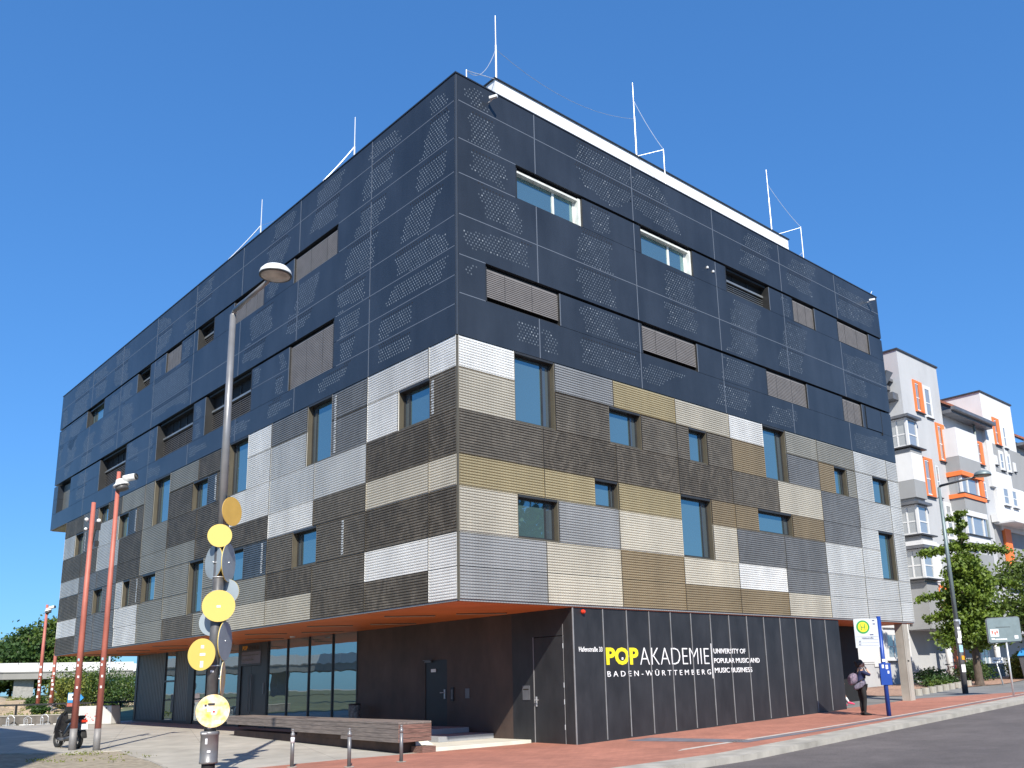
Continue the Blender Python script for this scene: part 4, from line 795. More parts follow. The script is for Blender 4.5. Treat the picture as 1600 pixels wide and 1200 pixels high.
def stickers(par, lst, c, n, m=MT['sticker']):
    a = Vector((0, 0, 1)).cross(n).normalized(); up = n.cross(a)
    for (u, v, w2, h2) in lst:
        b = MB(); p = c + n * .0165 + a * u + up * v; b.add([p - a * w2 - up * h2, p + a * w2 - up * h2, p + a * w2 + up * h2, p - a * w2 + up * h2], [(0, 1, 2, 3)])
        b.build('sticker', m, par, fix=False)
stickers(*[d1[0]], [(0, -.01, .035, .022)], d1[1], d1[2], MT['sticker'])
stickers(d2[0], [(.02, .14, .035, .03), (.03, .0, .06, .025), (.02, -.18, .035, .06)], d2[1], d2[2])
stickers(d3[0], [(-.05, .03, .05, .04), (.02, -.02, .045, .045), (-.12, .08, .05, .03), (.1, -.2, .05, .03)], d3[1], d3[2])
stickers(d3[0], [(.02, -.015, .018, .018)], d3[1] + d3[2] * .002, d3[2], MT['redlight']); stickers(d3[0], [(-.03, .12, .06, .02), (-.13, .1, .02, .02)], d3[1] + d3[2] * .001, d3[2], MT['sash'])
for a_, z, w2, h2 in ((-2.2, 1.86, .03, .02), (-2.3, .60, .02, .05), (-2.0, .42, .03, .02), (-2.1, .85, .03, .03), (-2.6, .74, .05, .012)):
    b = MB(); r = .170 if z < .78 else .112
    b.obox((math.cos(a_) * r, math.sin(a_) * r, z), (.004, w2 * 2, h2 * 2), a_); b.build('sticker', MT['sticker'], lp)

# ================================================================== red poles
def red_pole(x, y, h, r, label, far=False):
    z0 = zg(x, y); p = empty('red_pole', (x, y, z0)); tag(p, label, 'pole', 'red lighting poles on the square')
    b = MB(); b.tube((0, 0, .55), (0, 0, h), r, r * .62, 20); b.build('shaft', MT['redpole'], p, True)
    b = MB(); b.tube((0, 0, -.05), (0, 0, .55), r * 1.04, r * 1.01, 20); b.build('foot', MT['polefoot'], p, True)
    for z, a in (((1.9, -1.9), (1.62, -2.0), (2.2, -2.3)) if not far else ((1.9, -1.9), (2.15, -2.3), (2.6, -1.8), (1.6, -2.0), (1.15, -2.4), (3.1, -2.1))):
        q_ = r * (1 - .38 * z / h) + .004; b = MB(); b.obox((math.cos(a) * q_, math.sin(a) * q_, z), (.006, .045 if not far else .12, .06 if not far else .15), a); b.build('sticker', MT['sticker'], p)
    b = MB(); q_ = r * .9; b.obox((math.cos(-2.2) * q_, math.sin(-2.2) * q_, 2.35), (.008, .045, .07), -2.2); b.build('sticker', MT['stickerblue'], p)
    return p
def spot_head(p, z, s=1.0):
    b = MB(); ax = Vector((.25, -.2, -1)).normalized(); c = Vector((.06 * s, -.06 * s, z))
    b.lathe(c, [(.0, -.16 * s), (.10 * s, -.15 * s), (.14 * s, -.05 * s), (.21 * s, .0), (.215 * s, .04 * s), (.17 * s, .05 * s)], 20, ax); h = b.build('lamp_head', MT['white_p'], p, True)
    b = MB(); b.lathe(c, [(.165 * s, .04 * s), (.17 * s, .16 * s), (.15 * s, .165 * s), (.0, .17 * s)], 20, ax); b.build('lens', MT['postdark'], h, True)
    b = MB(); b.tube(c + Vector((.05, -.05, .16)) * s, c + Vector((.28, -.27, .22)) * s, .10 * s, .095 * s, 16); b.build('spotlight', MT['white_p'], h, True)
    b = MB(); b.torus(c + Vector((.30, -.29, .22)) * s, .075 * s, .02 * s, Vector((1, -1, .2)), 16, 6); b.build('bracket', MT['sash'], h, True)
p1 = red_pole(-4.55, 10.98, 6.72, .090, 'leaning looking red pole with two small spotlights, nearer the scooter')
for q_ in (((-.14, .03, 6.22), .055), ((.16, -.06, 6.20), .06), ((-.14, .03, 5.95), .045)): MB().ball(*q_).build('spotlight', MT['white_p'], p1, True)
b = MB(); b.tube((.02, 0, 5.4), (.11, -.03, 6.15), .035); b.obox((.15, -.04, 6.05), (.12, .12, .22)); b.obox((.15, -.04, 5.55), (.1, .1, .16)); b.build('bracket', MT['sash'], p1)
p2 = red_pole(-4.18, 10.20, 7.52, .084, 'red pole with a white lamp head and floodlight near its tip')
spot_head(p2, 7.15)
p3 = red_pole(5.0, 53.1, 7.3, .13, 'far red pole with white lamp head against the sky', True); spot_head(p3, 6.9, 1.1)
p4 = red_pole(5.24, 50.9, 6.1, .13, 'far red pole partly hidden by the block edge, right of the other far one', True)

# ================================================================== scooter
sc = empty('scooter', (-4.36, 12.1, zg(-4.3, 12)), 0); tag(sc, 'black motor scooter with red tail light parked behind the red pole', 'scooter')
# local: +x forward
def wheel(x, r, par, wd=.06):
    o = MB().torus((x, 0, r), r - wd * .6, wd, (0, 1, 0), 28, 8).build('tyre', MT['rubber'], par, True)
    b = MB(); b.torus((x, 0, r), r * .60, .016, (0, 1, 0), 24, 6)
    for k in range(5): a = k * 2 * math.pi / 5; b.tube((x, 0, r), (x + math.cos(a) * r * .6, 0, r + math.sin(a) * r * .6), .014, .012, 6)
    b.tube((x, -.04, r), (x, .04, r), .04); b.build('rim', MT['lampgrey'], par, True)
wf = empty('front_wheel'); wf.parent = sc; wheel(.62, .25, wf); wr = empty('rear_wheel'); wr.parent = sc; wheel(-.62, .25, wr, .065)
def loft(par, name, secs, m):
    """secs: (x, z, half width, half height)"""
    b = MB(); n = 14; v = []
    for x, z, a, c in secs:
        for k in range(n): t = 2 * math.pi * k / n; v.append((x, a * math.copysign(abs(math.cos(t)) ** .7, math.cos(t)), z + c * math.copysign(abs(math.sin(t)) ** .7, math.sin(t))))
    f = [(i * n + k, i * n + (k + 1) % n, (i + 1) * n + (k + 1) % n, (i + 1) * n + k) for i in range(len(secs) - 1) for k in range(n)]
    f += [tuple(range(n - 1, -1, -1)), tuple(range((len(secs) - 1) * n, len(secs) * n))]; b.add(v, f); return b.build(name, m, par, True)
loft(sc, 'body', [(.12, .36, .13, .06), (-.1, .45, .17, .14), (-.35, .62, .19, .16), (-.62, .74, .17, .11), (-.86, .80, .10, .05)], MT['scooter'])
loft(sc, 'seat', [(.06, .74, .10, .03), (-.15, .79, .15, .055), (-.45, .84, .16, .06), (-.75, .90, .12, .045)], MT['rubber'])
loft(sc, 'floorboard', [(.42, .28, .14, .04), (.1, .24, .18, .05), (-.2, .28, .17, .07)], MT['scootergrey'])
loft(sc, 'leg_shield', [(.50, .30, .16, .05), (.52, .55, .20, .12), (.44, .80, .17, .12), (.36, .98, .10, .06)], MT['scooter'])
loft(sc, 'front_mudguard', [(.40, .45, .05, .03), (.58, .53, .075, .035), (.78, .50, .075, .03), (.90, .42, .05, .02)], MT['scooter'])
loft(sc, 'tail_panel', [(-.60, .66, .14, .10), (-.80, .66, .13, .13), (-.90, .60, .10, .14)], MT['scootergrey'])
MB().obox((-.93, 0, .78), (.05, .19, .075)).build('tail_light', MT['redlight'], sc, bevel=.012); MB().obox((-.97, 0, .62), (.015, .19, .16), 0, 0, R(12)).build('number_plate', MT['sticker'], sc)
loft(sc, 'rear_mudguard', [(-.70, .50, .09, .02), (-.92, .48, .10, .03), (-1.02, .32, .08, .03)], MT['rubber'])
MB().obox((-.45, -.17, .34), (.5, .10, .16), 0, 0, R(8)).build('engine_cover', MT['scootergrey'], sc, bevel=.03); MB().tube((-.15, .17, .26), (-.80, .19, .36), .045, .06, 14).build('exhaust', MT['postdark'], sc, True)
b = MB(); b.tube((.40, 0, .92), (.32, 0, 1.10), .03); b.tube((.30, -.33, 1.08), (.33, .33, 1.08), .017); b.tube((.26, -.36, 1.08), (.32, -.22, 1.08), .022); b.tube((.26, .36, 1.08), (.32, .22, 1.08), .022); b.build('handlebar', MT['rubber'], sc, True)
for s in (-1, 1):
    MB().ball((.36, s * .33, 1.26), (.02, .07, .05), 12, 8).build('mirror', MT['scooter'], sc, True)
    MB().tube((.33, s * .25, 1.08), (.36, s * .31, 1.24), .006).build('mirror_stalk', MT['rubber'], sc)
b = MB(); b.tube((-.1, .1, .26), (-.14, .26, .02), .012); b.build('stand', MT['sash'], sc)
sc.rotation_euler.z = R(99); sc.scale = (.92, .92, .92)

# ================================================================== far side of the square
wl = empty('low_wall', (0, 0, 0)); tag(wl, 'low grey concrete wall behind the bicycle stands', 'wall')
def wl_seg(a, c, h, t, m, name, par, z_off=-.1):
    b = MB(); d = Vector((c[0] - a[0], c[1] - a[1])).normalized(); n = Vector((-d.y, d.x)) * t
    q = [a, c, (c[0] + n.x, c[1] + n.y), (a[0] + n.x, a[1] + n.y)]
    v = [(p[0], p[1], zg(*p) + z_off) for p in q] + [(p[0], p[1], zg(*p) + h) for p in q]
    b.add(v, [(0, 3, 2, 1), (4, 5, 6, 7), (0, 1, 5, 4), (1, 2, 6, 5), (2, 3, 7, 6), (3, 0, 4, 7)]); return b.build(name, m, par)
WA, WB = (-7.5, 36.1), (1.5, 30.6)
wl_seg(WA, WB, .40, .22, MT['darkstone'], 'wall_body', wl); 
b = MB(); d = (Vector(WB) - Vector(WA)).normalized()
wl_seg((WA[0] - .02, WA[1] - .03), (WB[0], WB[1] - .03), .44, .29, MT['kerb'], 'wall_cap', wl, .40)
RL = ['{} bicycle stand from the left in front of the low wall'.format(k) for k in ('first', 'second', 'third', 'fourth', 'fifth', 'sixth', 'seventh', 'eighth', 'ninth')]
br = empty('bicycle_stand'); b = MB(); b.path([(-.16, 0, 0), (-.16, 0, .34), (-.05, 0, .46), (.05, 0, .46), (.16, 0, .34), (.16, 0, 0)], .016, 6); b.path([(-.05, -.3, 0), (-.05, -.3, .30), (0, -.3, .36), (.05, -.3, .30), (.05, -.3, 0)], .014, 6); b.build('hoop', MT['zinc'], br)
b = MB(); b.tube((-.3, -.1, .03), (.3, -.1, .03), .015); b.tube((0, 0, .2), (0, -.3, .2), .012); b.build('rail', MT['zinc'], br)
for k in range(9):
    o = br if k == 0 else copy_tree(br); t = (k + .55) / 9.2; x, y = WA[0] + 3.4 + (WB[0] - WA[0] - 3.4) * t, WA[1] - 2.08 + (WB[1] - WA[1] + 2.08) * t - .45
    o.location = (x, y, zg(x, y)); o.rotation_euler.z = math.atan2(d.y, d.x) + (.12 if k % 2 else -.08); o.scale = (1, 1, 1.0 if k % 2 == 0 else .82); tag(o, RL[k], 'bike stand', 'bicycle stands along the low wall')
rl = empty('railing', (0, 0, 0)); tag(rl, 'black horizontal bar railing behind the low wall', 'railing')
b = MB(); pa, pb = Vector((-6.5, 40.5, 0)), Vector((9.0, 33.5, 0))
for u in (0, 1): pass
za = .27
b.obox(((pa.x + pb.x) / 2, (pa.y + pb.y) / 2, 1.08), ((pb - pa).length, .07, .09), math.atan2(pb.y - pa.y, pb.x - pa.x)); b.build('rail', MT['railing'], rl)
for k in range(8):
    p = pa + (pb - pa) * k / 7; MB().obox((p.x, p.y, .6), (.30 if k in (2, 4) else .09, .09, 1.0)).build('post', MT['railing'], rl)
cb = empty('concrete_block', (1.45, 28.9, zg(1.8, 28.6)), R(-62)); tag(cb, 'white concrete block with red and blue scrawls beside the far corner', 'block')
b = MB(); b.add([(-1.12, -.3, 0), (1.12, -.3, 0), (1.12, .3, 0), (-1.12, .3, 0), (-1.02, -.25, .80), (1.06, -.25, .80), (1.06, .25, .80), (-1.02, .25, .80)], [(0, 3, 2, 1), (4, 5, 6, 7), (0, 1, 5, 4), (1, 2, 6, 5), (2, 3, 7, 6), (3, 0, 4, 7)]); b.build('block_body', mat('whitewashed concrete', (.56, .55, .53), .85, 0, .06, 3), cb, bevel=.03)
b = MB()
for k in range(14): u, v = random.uniform(-.5, .55), random.uniform(.15, .55); b.obox((u, -.302 + v * .06, v), (random.uniform(.02, .07), .004, random.uniform(.02, .07)), 0, 0, random.random())
b.build('scrawl', MT['redlight'], cb)
b = MB()
for u in (.55, .78): b.obox((u, -.262, .70), (.07, .006, .06))
b.build('slot', MT['slot'], cb)
ag = empty('arrow_sign', (.95, 30.7, zg(1, 30.7))); tag(ag, 'blue and white arrow sign above a red board behind the scooter', 'sign')
b = MB(); b.tube((0, 0, 0), (0, 0, 1.2), .03); b.build('post', MT['galv'], ag)
ux = np.array((rx_, ry_, 0)); uz = np.array((0, 0, 1.0)); n_ = np.array((-fx, -fy, 0))
def card(par, name, pts, m, org, t=.02, off=0.0):
    v = [tuple(np.array(org) + ux * p[0] + uz * p[1] + n_ * off) for p in pts] + [tuple(np.array(org) + ux * p[0] + uz * p[1] + n_ * (off + t)) for p in pts]; k = len(pts)
    return MB().add(v, [tuple(range(k)), tuple(range(2 * k - 1, k - 1, -1))] + [(i, k + i, k + (i + 1) % k, (i + 1) % k) for i in range(k)]).build(name, m, par)
card(ag, 'arrow_board', [(-.3, .95), (.22, .95), (.46, 1.17), (.22, 1.40), (-.3, 1.40)], MT['bluelid'], (0, 0, 0)); card(ag, 'arrow_face', [(-.28, 1.08), (.12, 1.05), (.25, 1.2), (.12, 1.36), (-.28, 1.36)], MT['sticker'], (0, 0, 0), .005, .021)
card(ag, 'arrow_dot', [(-.1, 1.17), (.0, 1.14), (.06, 1.2), (.0, 1.28), (-.1, 1.26)], MT['sash'], (0, 0, 0), .005, .027); card(ag, 'red_board', [(-.32, .78), (.2, .78), (.2, .93), (-.32, .93)], MT['redpole'], (0, 0, 0))
gp = empty('grey_pole', (11.6, 60.3, .27)); tag(gp, 'thin pale grey pole rising behind the white concrete block', 'pole'); b = MB(); b.tube((0, 0, 0), (0, 0, 4.2), .09, .08, 12); b.tube((0, 0, 4.2), (0, 0, 6.6), .05, .012, 10); b.build('shaft', MT['zinc'], gp, True)
# dark things at the frame edge
pk = empty('cabinet', (-3.0, 41.0, .27)); tag(pk, 'pinkish grey ribbed cabinet with dark rounded top at the left edge', 'cabinet')
b = MB(); b.obox((0, 0, .55), (1.3, 1.0, 1.1), R(-25)); b.build('cabinet_body', mat('pinkish grey sheet', (.45, .33, .33), .7), pk); b = MB(); b.ball((-.1, 0, 1.55), (.55, .5, .5)); b.build('cabinet_hood', MT['sash'], pk, True)

# mound, bushes
mb = MB(); nx, ny = 60, 26; v = []
for j in range(ny):
    for i in range(nx):
        u, t = i / (nx - 1), j / (ny - 1); x = -4 + u * 28; y = 50 + t * 34 - .25 * x
        h = 1.75 * (math.sin(math.pi * min(1, t * 1.15) * .5) ** 1.2) * (.55 + .45 * math.sin(u * 5.2 + 1.1)) * min(1, (1 - u) * 3.6) + .35 * math.sin(x * .9) * math.sin(y * .7) * (t > .05) + .12 * math.sin(x * 3.1 + y * 2.2)
        v.append((x, y, max(.27 + h, .2 if j else -.2)))
mb.add(v, [(j * nx + i, j * nx + i + 1, (j + 1) * nx + i + 1, (j + 1) * nx + i) for j in range(ny - 1) for i in range(nx - 1)])
mo = mb.build('hill', MT['sand'], fix=False, smooth=True); mo['kind'] = 'structure'
def hz(x, y):
    u = (x + 4) / 28; t = (y - 50 + .25 * x) / 34
    if not (0 <= u <= 1 and 0 <= t <= 1): return .27
    return .27 + 1.75 * (math.sin(math.pi * min(1, t * 1.15) * .5) ** 1.2) * (.55 + .45 * math.sin(u * 5.2 + 1.1)) * min(1, (1 - u) * 3.6)
def bush(x, y, r, h, m, label, n=26, per=70, size=.10, z=None, grp='bushes on the bank below the bridge'):
    zz = zg(x, y) if z is None else z; o = empty('bush', (x, y, zz)); tag(o, label, 'bush', grp)
    leaves('foliage', clumps(n, per, (0, 0, h * .5), (r, r, h * .5), r * .22, .35), size, m, o)
    b = MB()
    for k in range(4): a = k * 1.6; b.tube((0, 0, -.1), (math.cos(a) * r * .3, math.sin(a) * r * .3, h * .5), .03, .012, 6)
    b.build('stem', MT['bark'], o); return o
D_ = lambda px, dist: None
import itertools
CX, CY = -12.2, -16.0
def pol(px, dist):
    """ground position at a given bearing (tangent of the picture bearing) and distance"""
    a = math.atan2(px - 849.8, 1407.2); yaw = R(42.924) + a; return CX + math.sin(yaw) * dist, CY + math.cos(yaw) * dist
bl = ['large mid green bush behind the gap between the two near red poles', 'tall green bush left of the far block corner', 'dark green bush right behind the near red pole', 'broad bush filling the gap beside the ribbed panels', 'low yellow green bush behind the railing',
      'round dark green bush high on the sandy bank between the far poles', 'small green bush beside the left far red pole', 'small green bush beside the right far red pole', 'yellowish bush on top of the sandy bank', 'green bush low on the bank left of the far poles', 'wide low shrub at the foot of the sandy bank', 'green bush at the right foot of the sandy bank', 'tall yellow tinged bush under the bridge edge']
BP = [(134, 74, 1.9, 2.7, 'leaf'), (160, 76, 2.1, 2.9, 'leafd'), (184, 78, 2.2, 2.8, 'leaf'), (202, 80, 2.1, 2.6, 'leafd'), (110, 52, .6, .6, 'leafy'), (68, 76, .6, .9, 'leafd'), (65, 70, .3, .5, 'leafd'), (77, 66, .4, .7, 'leafd'), (46, 80, .8, .5, 'leafy'), (38, 66, .7, .35, 'leaf'), (22, 64, .7, .3, 'leafy'), (106, 62, .9, 1.0, 'leaf'), (117, 72, 1.4, 2.4, 'leafy')]
for (px, ds, r, h, mm), lb in [q_ for i_, q_ in enumerate(zip(BP, bl)) if i_ not in (4, 9, 10, 11)]:
    x, y = pol(px, ds); bush(x, y, r, h, MT[mm], lb, int(18 + r * 12), 90, .075, z=max(hz(x, y) - .1, .25))
gr = []
for k in range(150):
    x, y = pol(random.uniform(-30, 140), random.uniform(52, 78)); c = np.array((x, y, hz(x, y) + .12)); gr.append(c + RNG.normal(size=(10, 3)) * np.array((.2, .2, .07)))
o = leaves('ground_cover', np.concatenate(gr), .06, MT['leafy']); tag(o, 'dry tufts of weeds scattered over the sandy bank', 'weeds', kind='stuff')
wp = []
for k in range(11):
    x, y = random.uniform(-6.5, -4.2), random.uniform(5.5, 9.0); c = np.array((x, y, zg(x, y) + .03)); wp.append(c + RNG.normal(size=(26, 3)) * np.array((.10, .10, .025)))
wp.append(np.array((-4.95, 8.7, .10)) + RNG.normal(size=(130, 3)) * np.array((.25, .12, .03)))
o = leaves('weeds', np.concatenate(wp), .022, MT['leafy']); tag(o, 'small weeds growing in the sandy gravel bed', 'weeds', kind='stuff')

# ================================================================== elevated road
ov = empty('road_bridge'); tag(ov, 'long pale elevated road with white parapet panels behind the square', 'bridge')
pth = [Vector((170, 152)), Vector((51.2, 173.7)), Vector((29.5, 179.6)), Vector((-20, 178)), Vector((-70, 140)), Vector((-95, 80)), Vector((-100, 10)), Vector((-98, -60))]
PPM = mat('white parapet panels', (.66, .65, .64), .7, 0, .03, .3)
bd, bp_, bc = MB(), MB(), MB()
def along(p, q, off, z0, z1, mbx, t):
    d = (q - p).normalized(); n = Vector((d.y, -d.x)); a, c, e, g = p + n * off, q + n * off, q + n * (off + t), p + n * (off + t)
    v = [(k.x, k.y, z0) for k in (a, c, e, g)] + [(k.x, k.y, z1) for k in (a, c, e, g)]
    mbx.add(v, [(0, 3, 2, 1), (4, 5, 6, 7), (0, 1, 5, 4), (1, 2, 6, 5), (2, 3, 7, 6), (3, 0, 4, 7)])
for p, q in zip(pth[:-1], pth[1:]):
    bp_, bq_ = MB(), MB(); nseg = max(1, int((q - p).length / 3.0)); z = lambda t: 0
    along(p, q, -6, 4.6, 5.75, bd, 12); along(p, q, -6.15, 5.75, 5.95, bd, .5); along(p, q, 5.65, 5.75, 5.95, bd, .5)
    for k in range(nseg):
        a, c = p + (q - p) * (k + .012) / nseg, p + (q - p) * (k + .988) / nseg
        along(a, c, -6.1, 5.97, 7.5, bp_, .10); along(a, c, 6.0, 5.97, 7.5, bq_, .10)
    bp_.build('parapet', PPM, ov); bq_.build('parapet', PPM, ov)
bd.build('deck', mat('bridge concrete', (.30, .29, .27), .85, 0, .1, .2), ov)

for px in (47, 200, 330, -300, -700, -1000):
    x, y = pol(px, 196) if px > -200 else ((-62, 146) if px == -300 else ((-90, 92) if px == -700 else (-99, 30)))
    MB().obox((x, y, 2.3), (3.2, 1.4, 4.8), R(-10)).build('pier', mat('pier concrete', (.33, .32, .30), .85), ov)
# trees
def tree(name, x, y, h, r, crown0, m, label, nc=60, per=260, ls=.14, cr_=.6, trunk=.18, cat='tree', group=None, shape=None, z=None):
    z0 = zg(x, y) if z is None else z; o = empty(name, (x, y, z0)); tag(o, label, cat, group)
    b = MB(); b.tube((0, 0, -.1), (0, 0, .25), trunk * 1.35, trunk, 14, False); b.tube((0, 0, .25), (0, 0, h * .55), trunk, trunk * .6, 12, False); b.tube((0, 0, h * .55), (0, 0, h * .93), trunk * .6, trunk * .1, 10)
    tips = []
    for k in range(14):
        a = k * 2.4; zz = crown0 + (h - crown0) * (.05 + .8 * k / 14); L = r * (1.0 - .75 * k / 14) * random.uniform(.7, 1.0)
        e = (math.cos(a) * L, math.sin(a) * L, zz + L * .18); b.tube((0, 0, zz - .2), e, trunk * .28, trunk * .06, 7); tips.append(e)
    b.build('trunk', MT['bark'], o, True)
    if shape: C = shape()
    else: C = clumps(nc, per, (0, 0, (crown0 + h) / 2), (r, r, (h - crown0) / 2), cr_, .3)
    leaves('crown', C, ls, m, o); return o
far = [(10, 255, 12.5, 7, 'leaf'), (-25, 250, 14, 8, 'leafd'), (28, 262, 15, 7, 'leaf'), (48, 250, 17, 8, 'leafd'), (68, 258, 19.5, 8, 'leaf'), (88, 250, 19.5, 7.5, 'leaf'), (106, 262, 15.5, 7, 'leafd'), (124, 250, 13.5, 7, 'leaf'), (143, 262, 12.0, 6, 'leafd'), (-60, 255, 15, 9, 'leaf')]
fl = ['leftmost visible round tree behind the bridge', 'tree at the left frame edge behind the bridge', 'third tree from the left behind the bridge', 'tall dark tree behind the left far red pole', 'tallest tree behind the bridge', 'tall bright tree just left of the block', 'tree behind the bridge under the block corner', 'tree behind the bridge between the two near red poles', 'lowest tree behind the bridge, left of the nearer red pole', 'tree outside the left end of the tree row']
for (px, ds, h, r, mm), lb in zip(far, fl):
    x, y = pol(px, ds); tree('far_tree', x, y, h, r, 3.0, MT[mm], lb, 46, 120, .42, 1.35, .4, group='trees beyond the bridge', z=.3)
# trees beside the square, seen in the entrance glazing
for k, (x, y, h) in enumerate(((-46, 48, 11), (-40, 36, 9), (-30, 52, 8))):
    tree('broad_tree', x, y, h, 4.0, 2.5, MT['leafd'], ['broad dark tree across the square, mirrored in the entrance glass', 'lower broad tree across the square, mirrored in the entrance glass', 'smallest broad tree across the square, mirrored in the glazing'][k], 40, 110, .26, .8, .25, group='trees across the square')
for k, (x, y) in enumerate(((-27, 12), (-27, 24), (-26, 36))):
    bush(x, y, 5.0, 1.7, MT['leafd'], ['long low hedge opposite the glazed entrance, southern piece', 'long low hedge opposite the glazed entrance, middle piece', 'long low hedge opposite the glazed entrance, northern piece'][k], 60, 90, .12, grp='hedges across the square')
tree('broad_tree', 33, -34, 17, 5.5, 3, MT['leafd'], 'tall tree across the street, mirrored in the lower windows', 50, 130, .28, .9, .3, z=0, group='trees across the square')
# canopy left of the view, unseen and added to throw the large shadow on the square
cn = empty('occluder'); tag(cn, 'unseen flat canopy on posts left of the square throwing a curved shadow', 'occluder')
H = 11.0; ox, oy = -H / math.tan(SUN_EL) * SX, -H / math.tan(SUN_EL) * SY
P_ = [(-2.13, 34.07), (-2.28, 25.19), (-2.35, 23.6), (-2.49, 22.09), (-2.85, 19.6), (-3.66, 16.69), (-3.9, 17.0), (-4.3, 16.9), (-4.98, 14.75), (-5.2, 11.59), (-5.14, 9.96), (-5.9, 8.3), (-6.95, 6.01), (-9.5, 3.5), (-24, 3.5), (-24, 34)]
P_ = [(p[0] + ox, p[1] + oy) for p in P_]
b = MB(); b.prism(P_, H, H + .25); b.build('shadow_plate', MT['concrete'], cn)
for x, y in ((-26, 22), (-26, 0), (-21, -5)): MB().tube((x, y, 0), (x, y, H), .2).build('post', MT['galv'], cn)

# ================================================================== bus stop
bs = empty('bus_stop_sign', (13.42, -2.85, zg(13.42, 0)), 0); tag(bs, 'blue bus stop pole with round H sign and timetable box', 'bus stop')
b = MB(); b.tube((0, 0, -.05), (0, 0, 2.86), .065, .060, 16); b.build('pole', MT['blue'], bs, True)
o3 = (0, 0, 0)
def bcard(name, pts, m, t=.012, off=0.0, par=bs): return card(par, name, pts, m, o3, t, off)
def RC(x0, x1, z0, z1): return [(x0, z0), (x1, z0), (x1, z1), (x0, z1)]
bcard('sign_panel', RC(-.76, -.06, 1.96, 2.80), MT['stopwhite'], .03)
def ring(par, name, u, z, r0, m, off, n=32): 
    pts = [(u + r0 * math.cos(2 * math.pi * k / n), z + r0 * math.sin(2 * math.pi * k / n)) for k in range(n)]; return card(par, name, pts, m, o3, .003, off)
ring(bs, 'sign_ring', -.50, 2.56, .195, MT['green'], .031); ring(bs, 'sign_roundel', -.50, 2.56, .145, MT['yellow'], .0345)
org = lambda u, z, d: (rx_ * u - fx * d, ry_ * u - fy * d, z)
text('letter', 'H', None, 0, 0, .13, .18, MT['green'], bs, depth=.002, place=(org(-.565, 2.47, .042), ux, uz))
text('stop_name', 'Hafenstraße', None, 0, 0, .34, .05, MT['textdark'], bs, depth=.002, place=(org(-.56, 2.215, .034), ux, uz), bold=.01)
for u, z, s, w_, h_ in ((-.66, 2.12, '60', .06, .04), (-.66, 2.04, '62', .06, .04)):
    text('line_number', s, None, 0, 0, w_, h_, MT['textdark'], bs, depth=.002, place=(org(u, z, .036), ux, uz))
for z in (2.10, 2.02): bcard('row_line', RC(-.72, -.08, z - .002, z + .002), MT['textdark'], .003, .031)
bcard('row_line', RC(-.74, -.08, 2.275, 2.281), MT['bluestrip'], .003, .031); bcard('row_line', RC(-.74, -.08, 2.185, 2.19), MT['bluestrip'], .003, .031)
for k, (u, z) in enumerate(((-.17, 2.74), (-.16, 2.64), (-.24, 2.33))): bcard('small_print', RC(u - .04 - .04 * (k == 2), u + .03, z - .012, z + .016), MT['textdark'], .003, .031)
bcard('timetable_box', RC(-.15, .17, .88, 1.50), MT['blue'], .07, .02)
bx_ = bcard('sticker', RC(-.09, -.03, 1.36, 1.46), MT['sticker'], .004, .091); bcard('sticker', RC(.02, .09, 1.33, 1.45), MT['sticker'], .004, .091); bcard('sticker', RC(.06, .11, 1.20, 1.28), MT['sticker'], .004, .091); bcard('sticker', RC(-.05, .04, 1.54, 1.62), MT['sticker'], .004, .06)

# ================================================================== people
def skin_body(name, nodes, edges, m, parent=None, root=0, sub=2):
    me = bpy.data.meshes.new(name); me.from_pydata([n[0] for n in nodes], edges, []); o = bpy.data.objects.new(name, me); SC.collection.objects.link(o)
    me.materials.append(m)
    sk = o.modifiers.new('skin', 'SKIN'); sk.use_smooth_shade = True; su = o.modifiers.new('sub', 'SUBSURF'); su.levels = sub; su.render_levels = sub
    for k, n in enumerate(nodes):
        r = n[1]; me.skin_vertices[0].data[k].radius = r if isinstance(r, tuple) else (r, r); me.skin_vertices[0].data[k].use_root = (k == root)
    if parent: o.parent = parent
    return o
# local axes: +x = facing, y = left, z up
pe = empty('person', (13.60, -1.98, zg(13.6, 0) + .004), math.atan2(ry_, rx_) + R(8)); tag(pe, 'woman in navy top and black leggings with rucksack, hand raised to her face', 'person')
N = [((0, 0, .86), (.125, .10)), ((.0, 0, 1.00), (.115, .085)), ((.01, 0, 1.16), (.13, .09)), ((.0, 0, 1.29), (.10, .075)), ((.01, 0, 1.365), .050), ((.03, 0, 1.42), .052),
     ((.0, .085, .82), .085), ((.0, .09, .60), .075), ((.01, .085, .44), .054), ((-.01, .08, .28), .050), ((-.01, .075, .08), .033), ((.03, .08, .045), .034), ((.13, .095, .03), .026),
     ((.0, -.085, .82), .085), ((.02, -.085, .60), .075), ((.03, -.08, .44), .054), ((.01, -.08, .28), .050), ((-.0, -.075, .08), .033), ((.04, -.08, .045), .034), ((.14, -.09, .03), .026),
     ((.0, -.15, 1.28), .052), ((.10, -.20, 1.20), .042), ((.235, -.17, 1.165), .034), ((.19, -.11, 1.30), .028), ((.135, -.06, 1.42), .022),
     ((.0, .15, 1.28), .052), ((.08, .20, 1.16), .042), ((.20, .19, 1.06), .034), ((.235, .13, 1.20), .028), ((.15, .055, 1.38), .022)]
Ed = [(0, 1), (1, 2), (2, 3), (3, 4), (4, 5), (0, 6), (6, 7), (7, 8), (8, 9), (9, 10), (10, 11), (11, 12), (0, 13), (13, 14), (14, 15), (15, 16), (16, 17), (17, 18), (18, 19), (3, 20), (20, 21), (21, 22), (22, 23), (23, 24), (3, 25), (25, 26), (26, 27), (27, 28), (28, 29)]
body = skin_body('body', N, Ed, MT['skin'], pe)
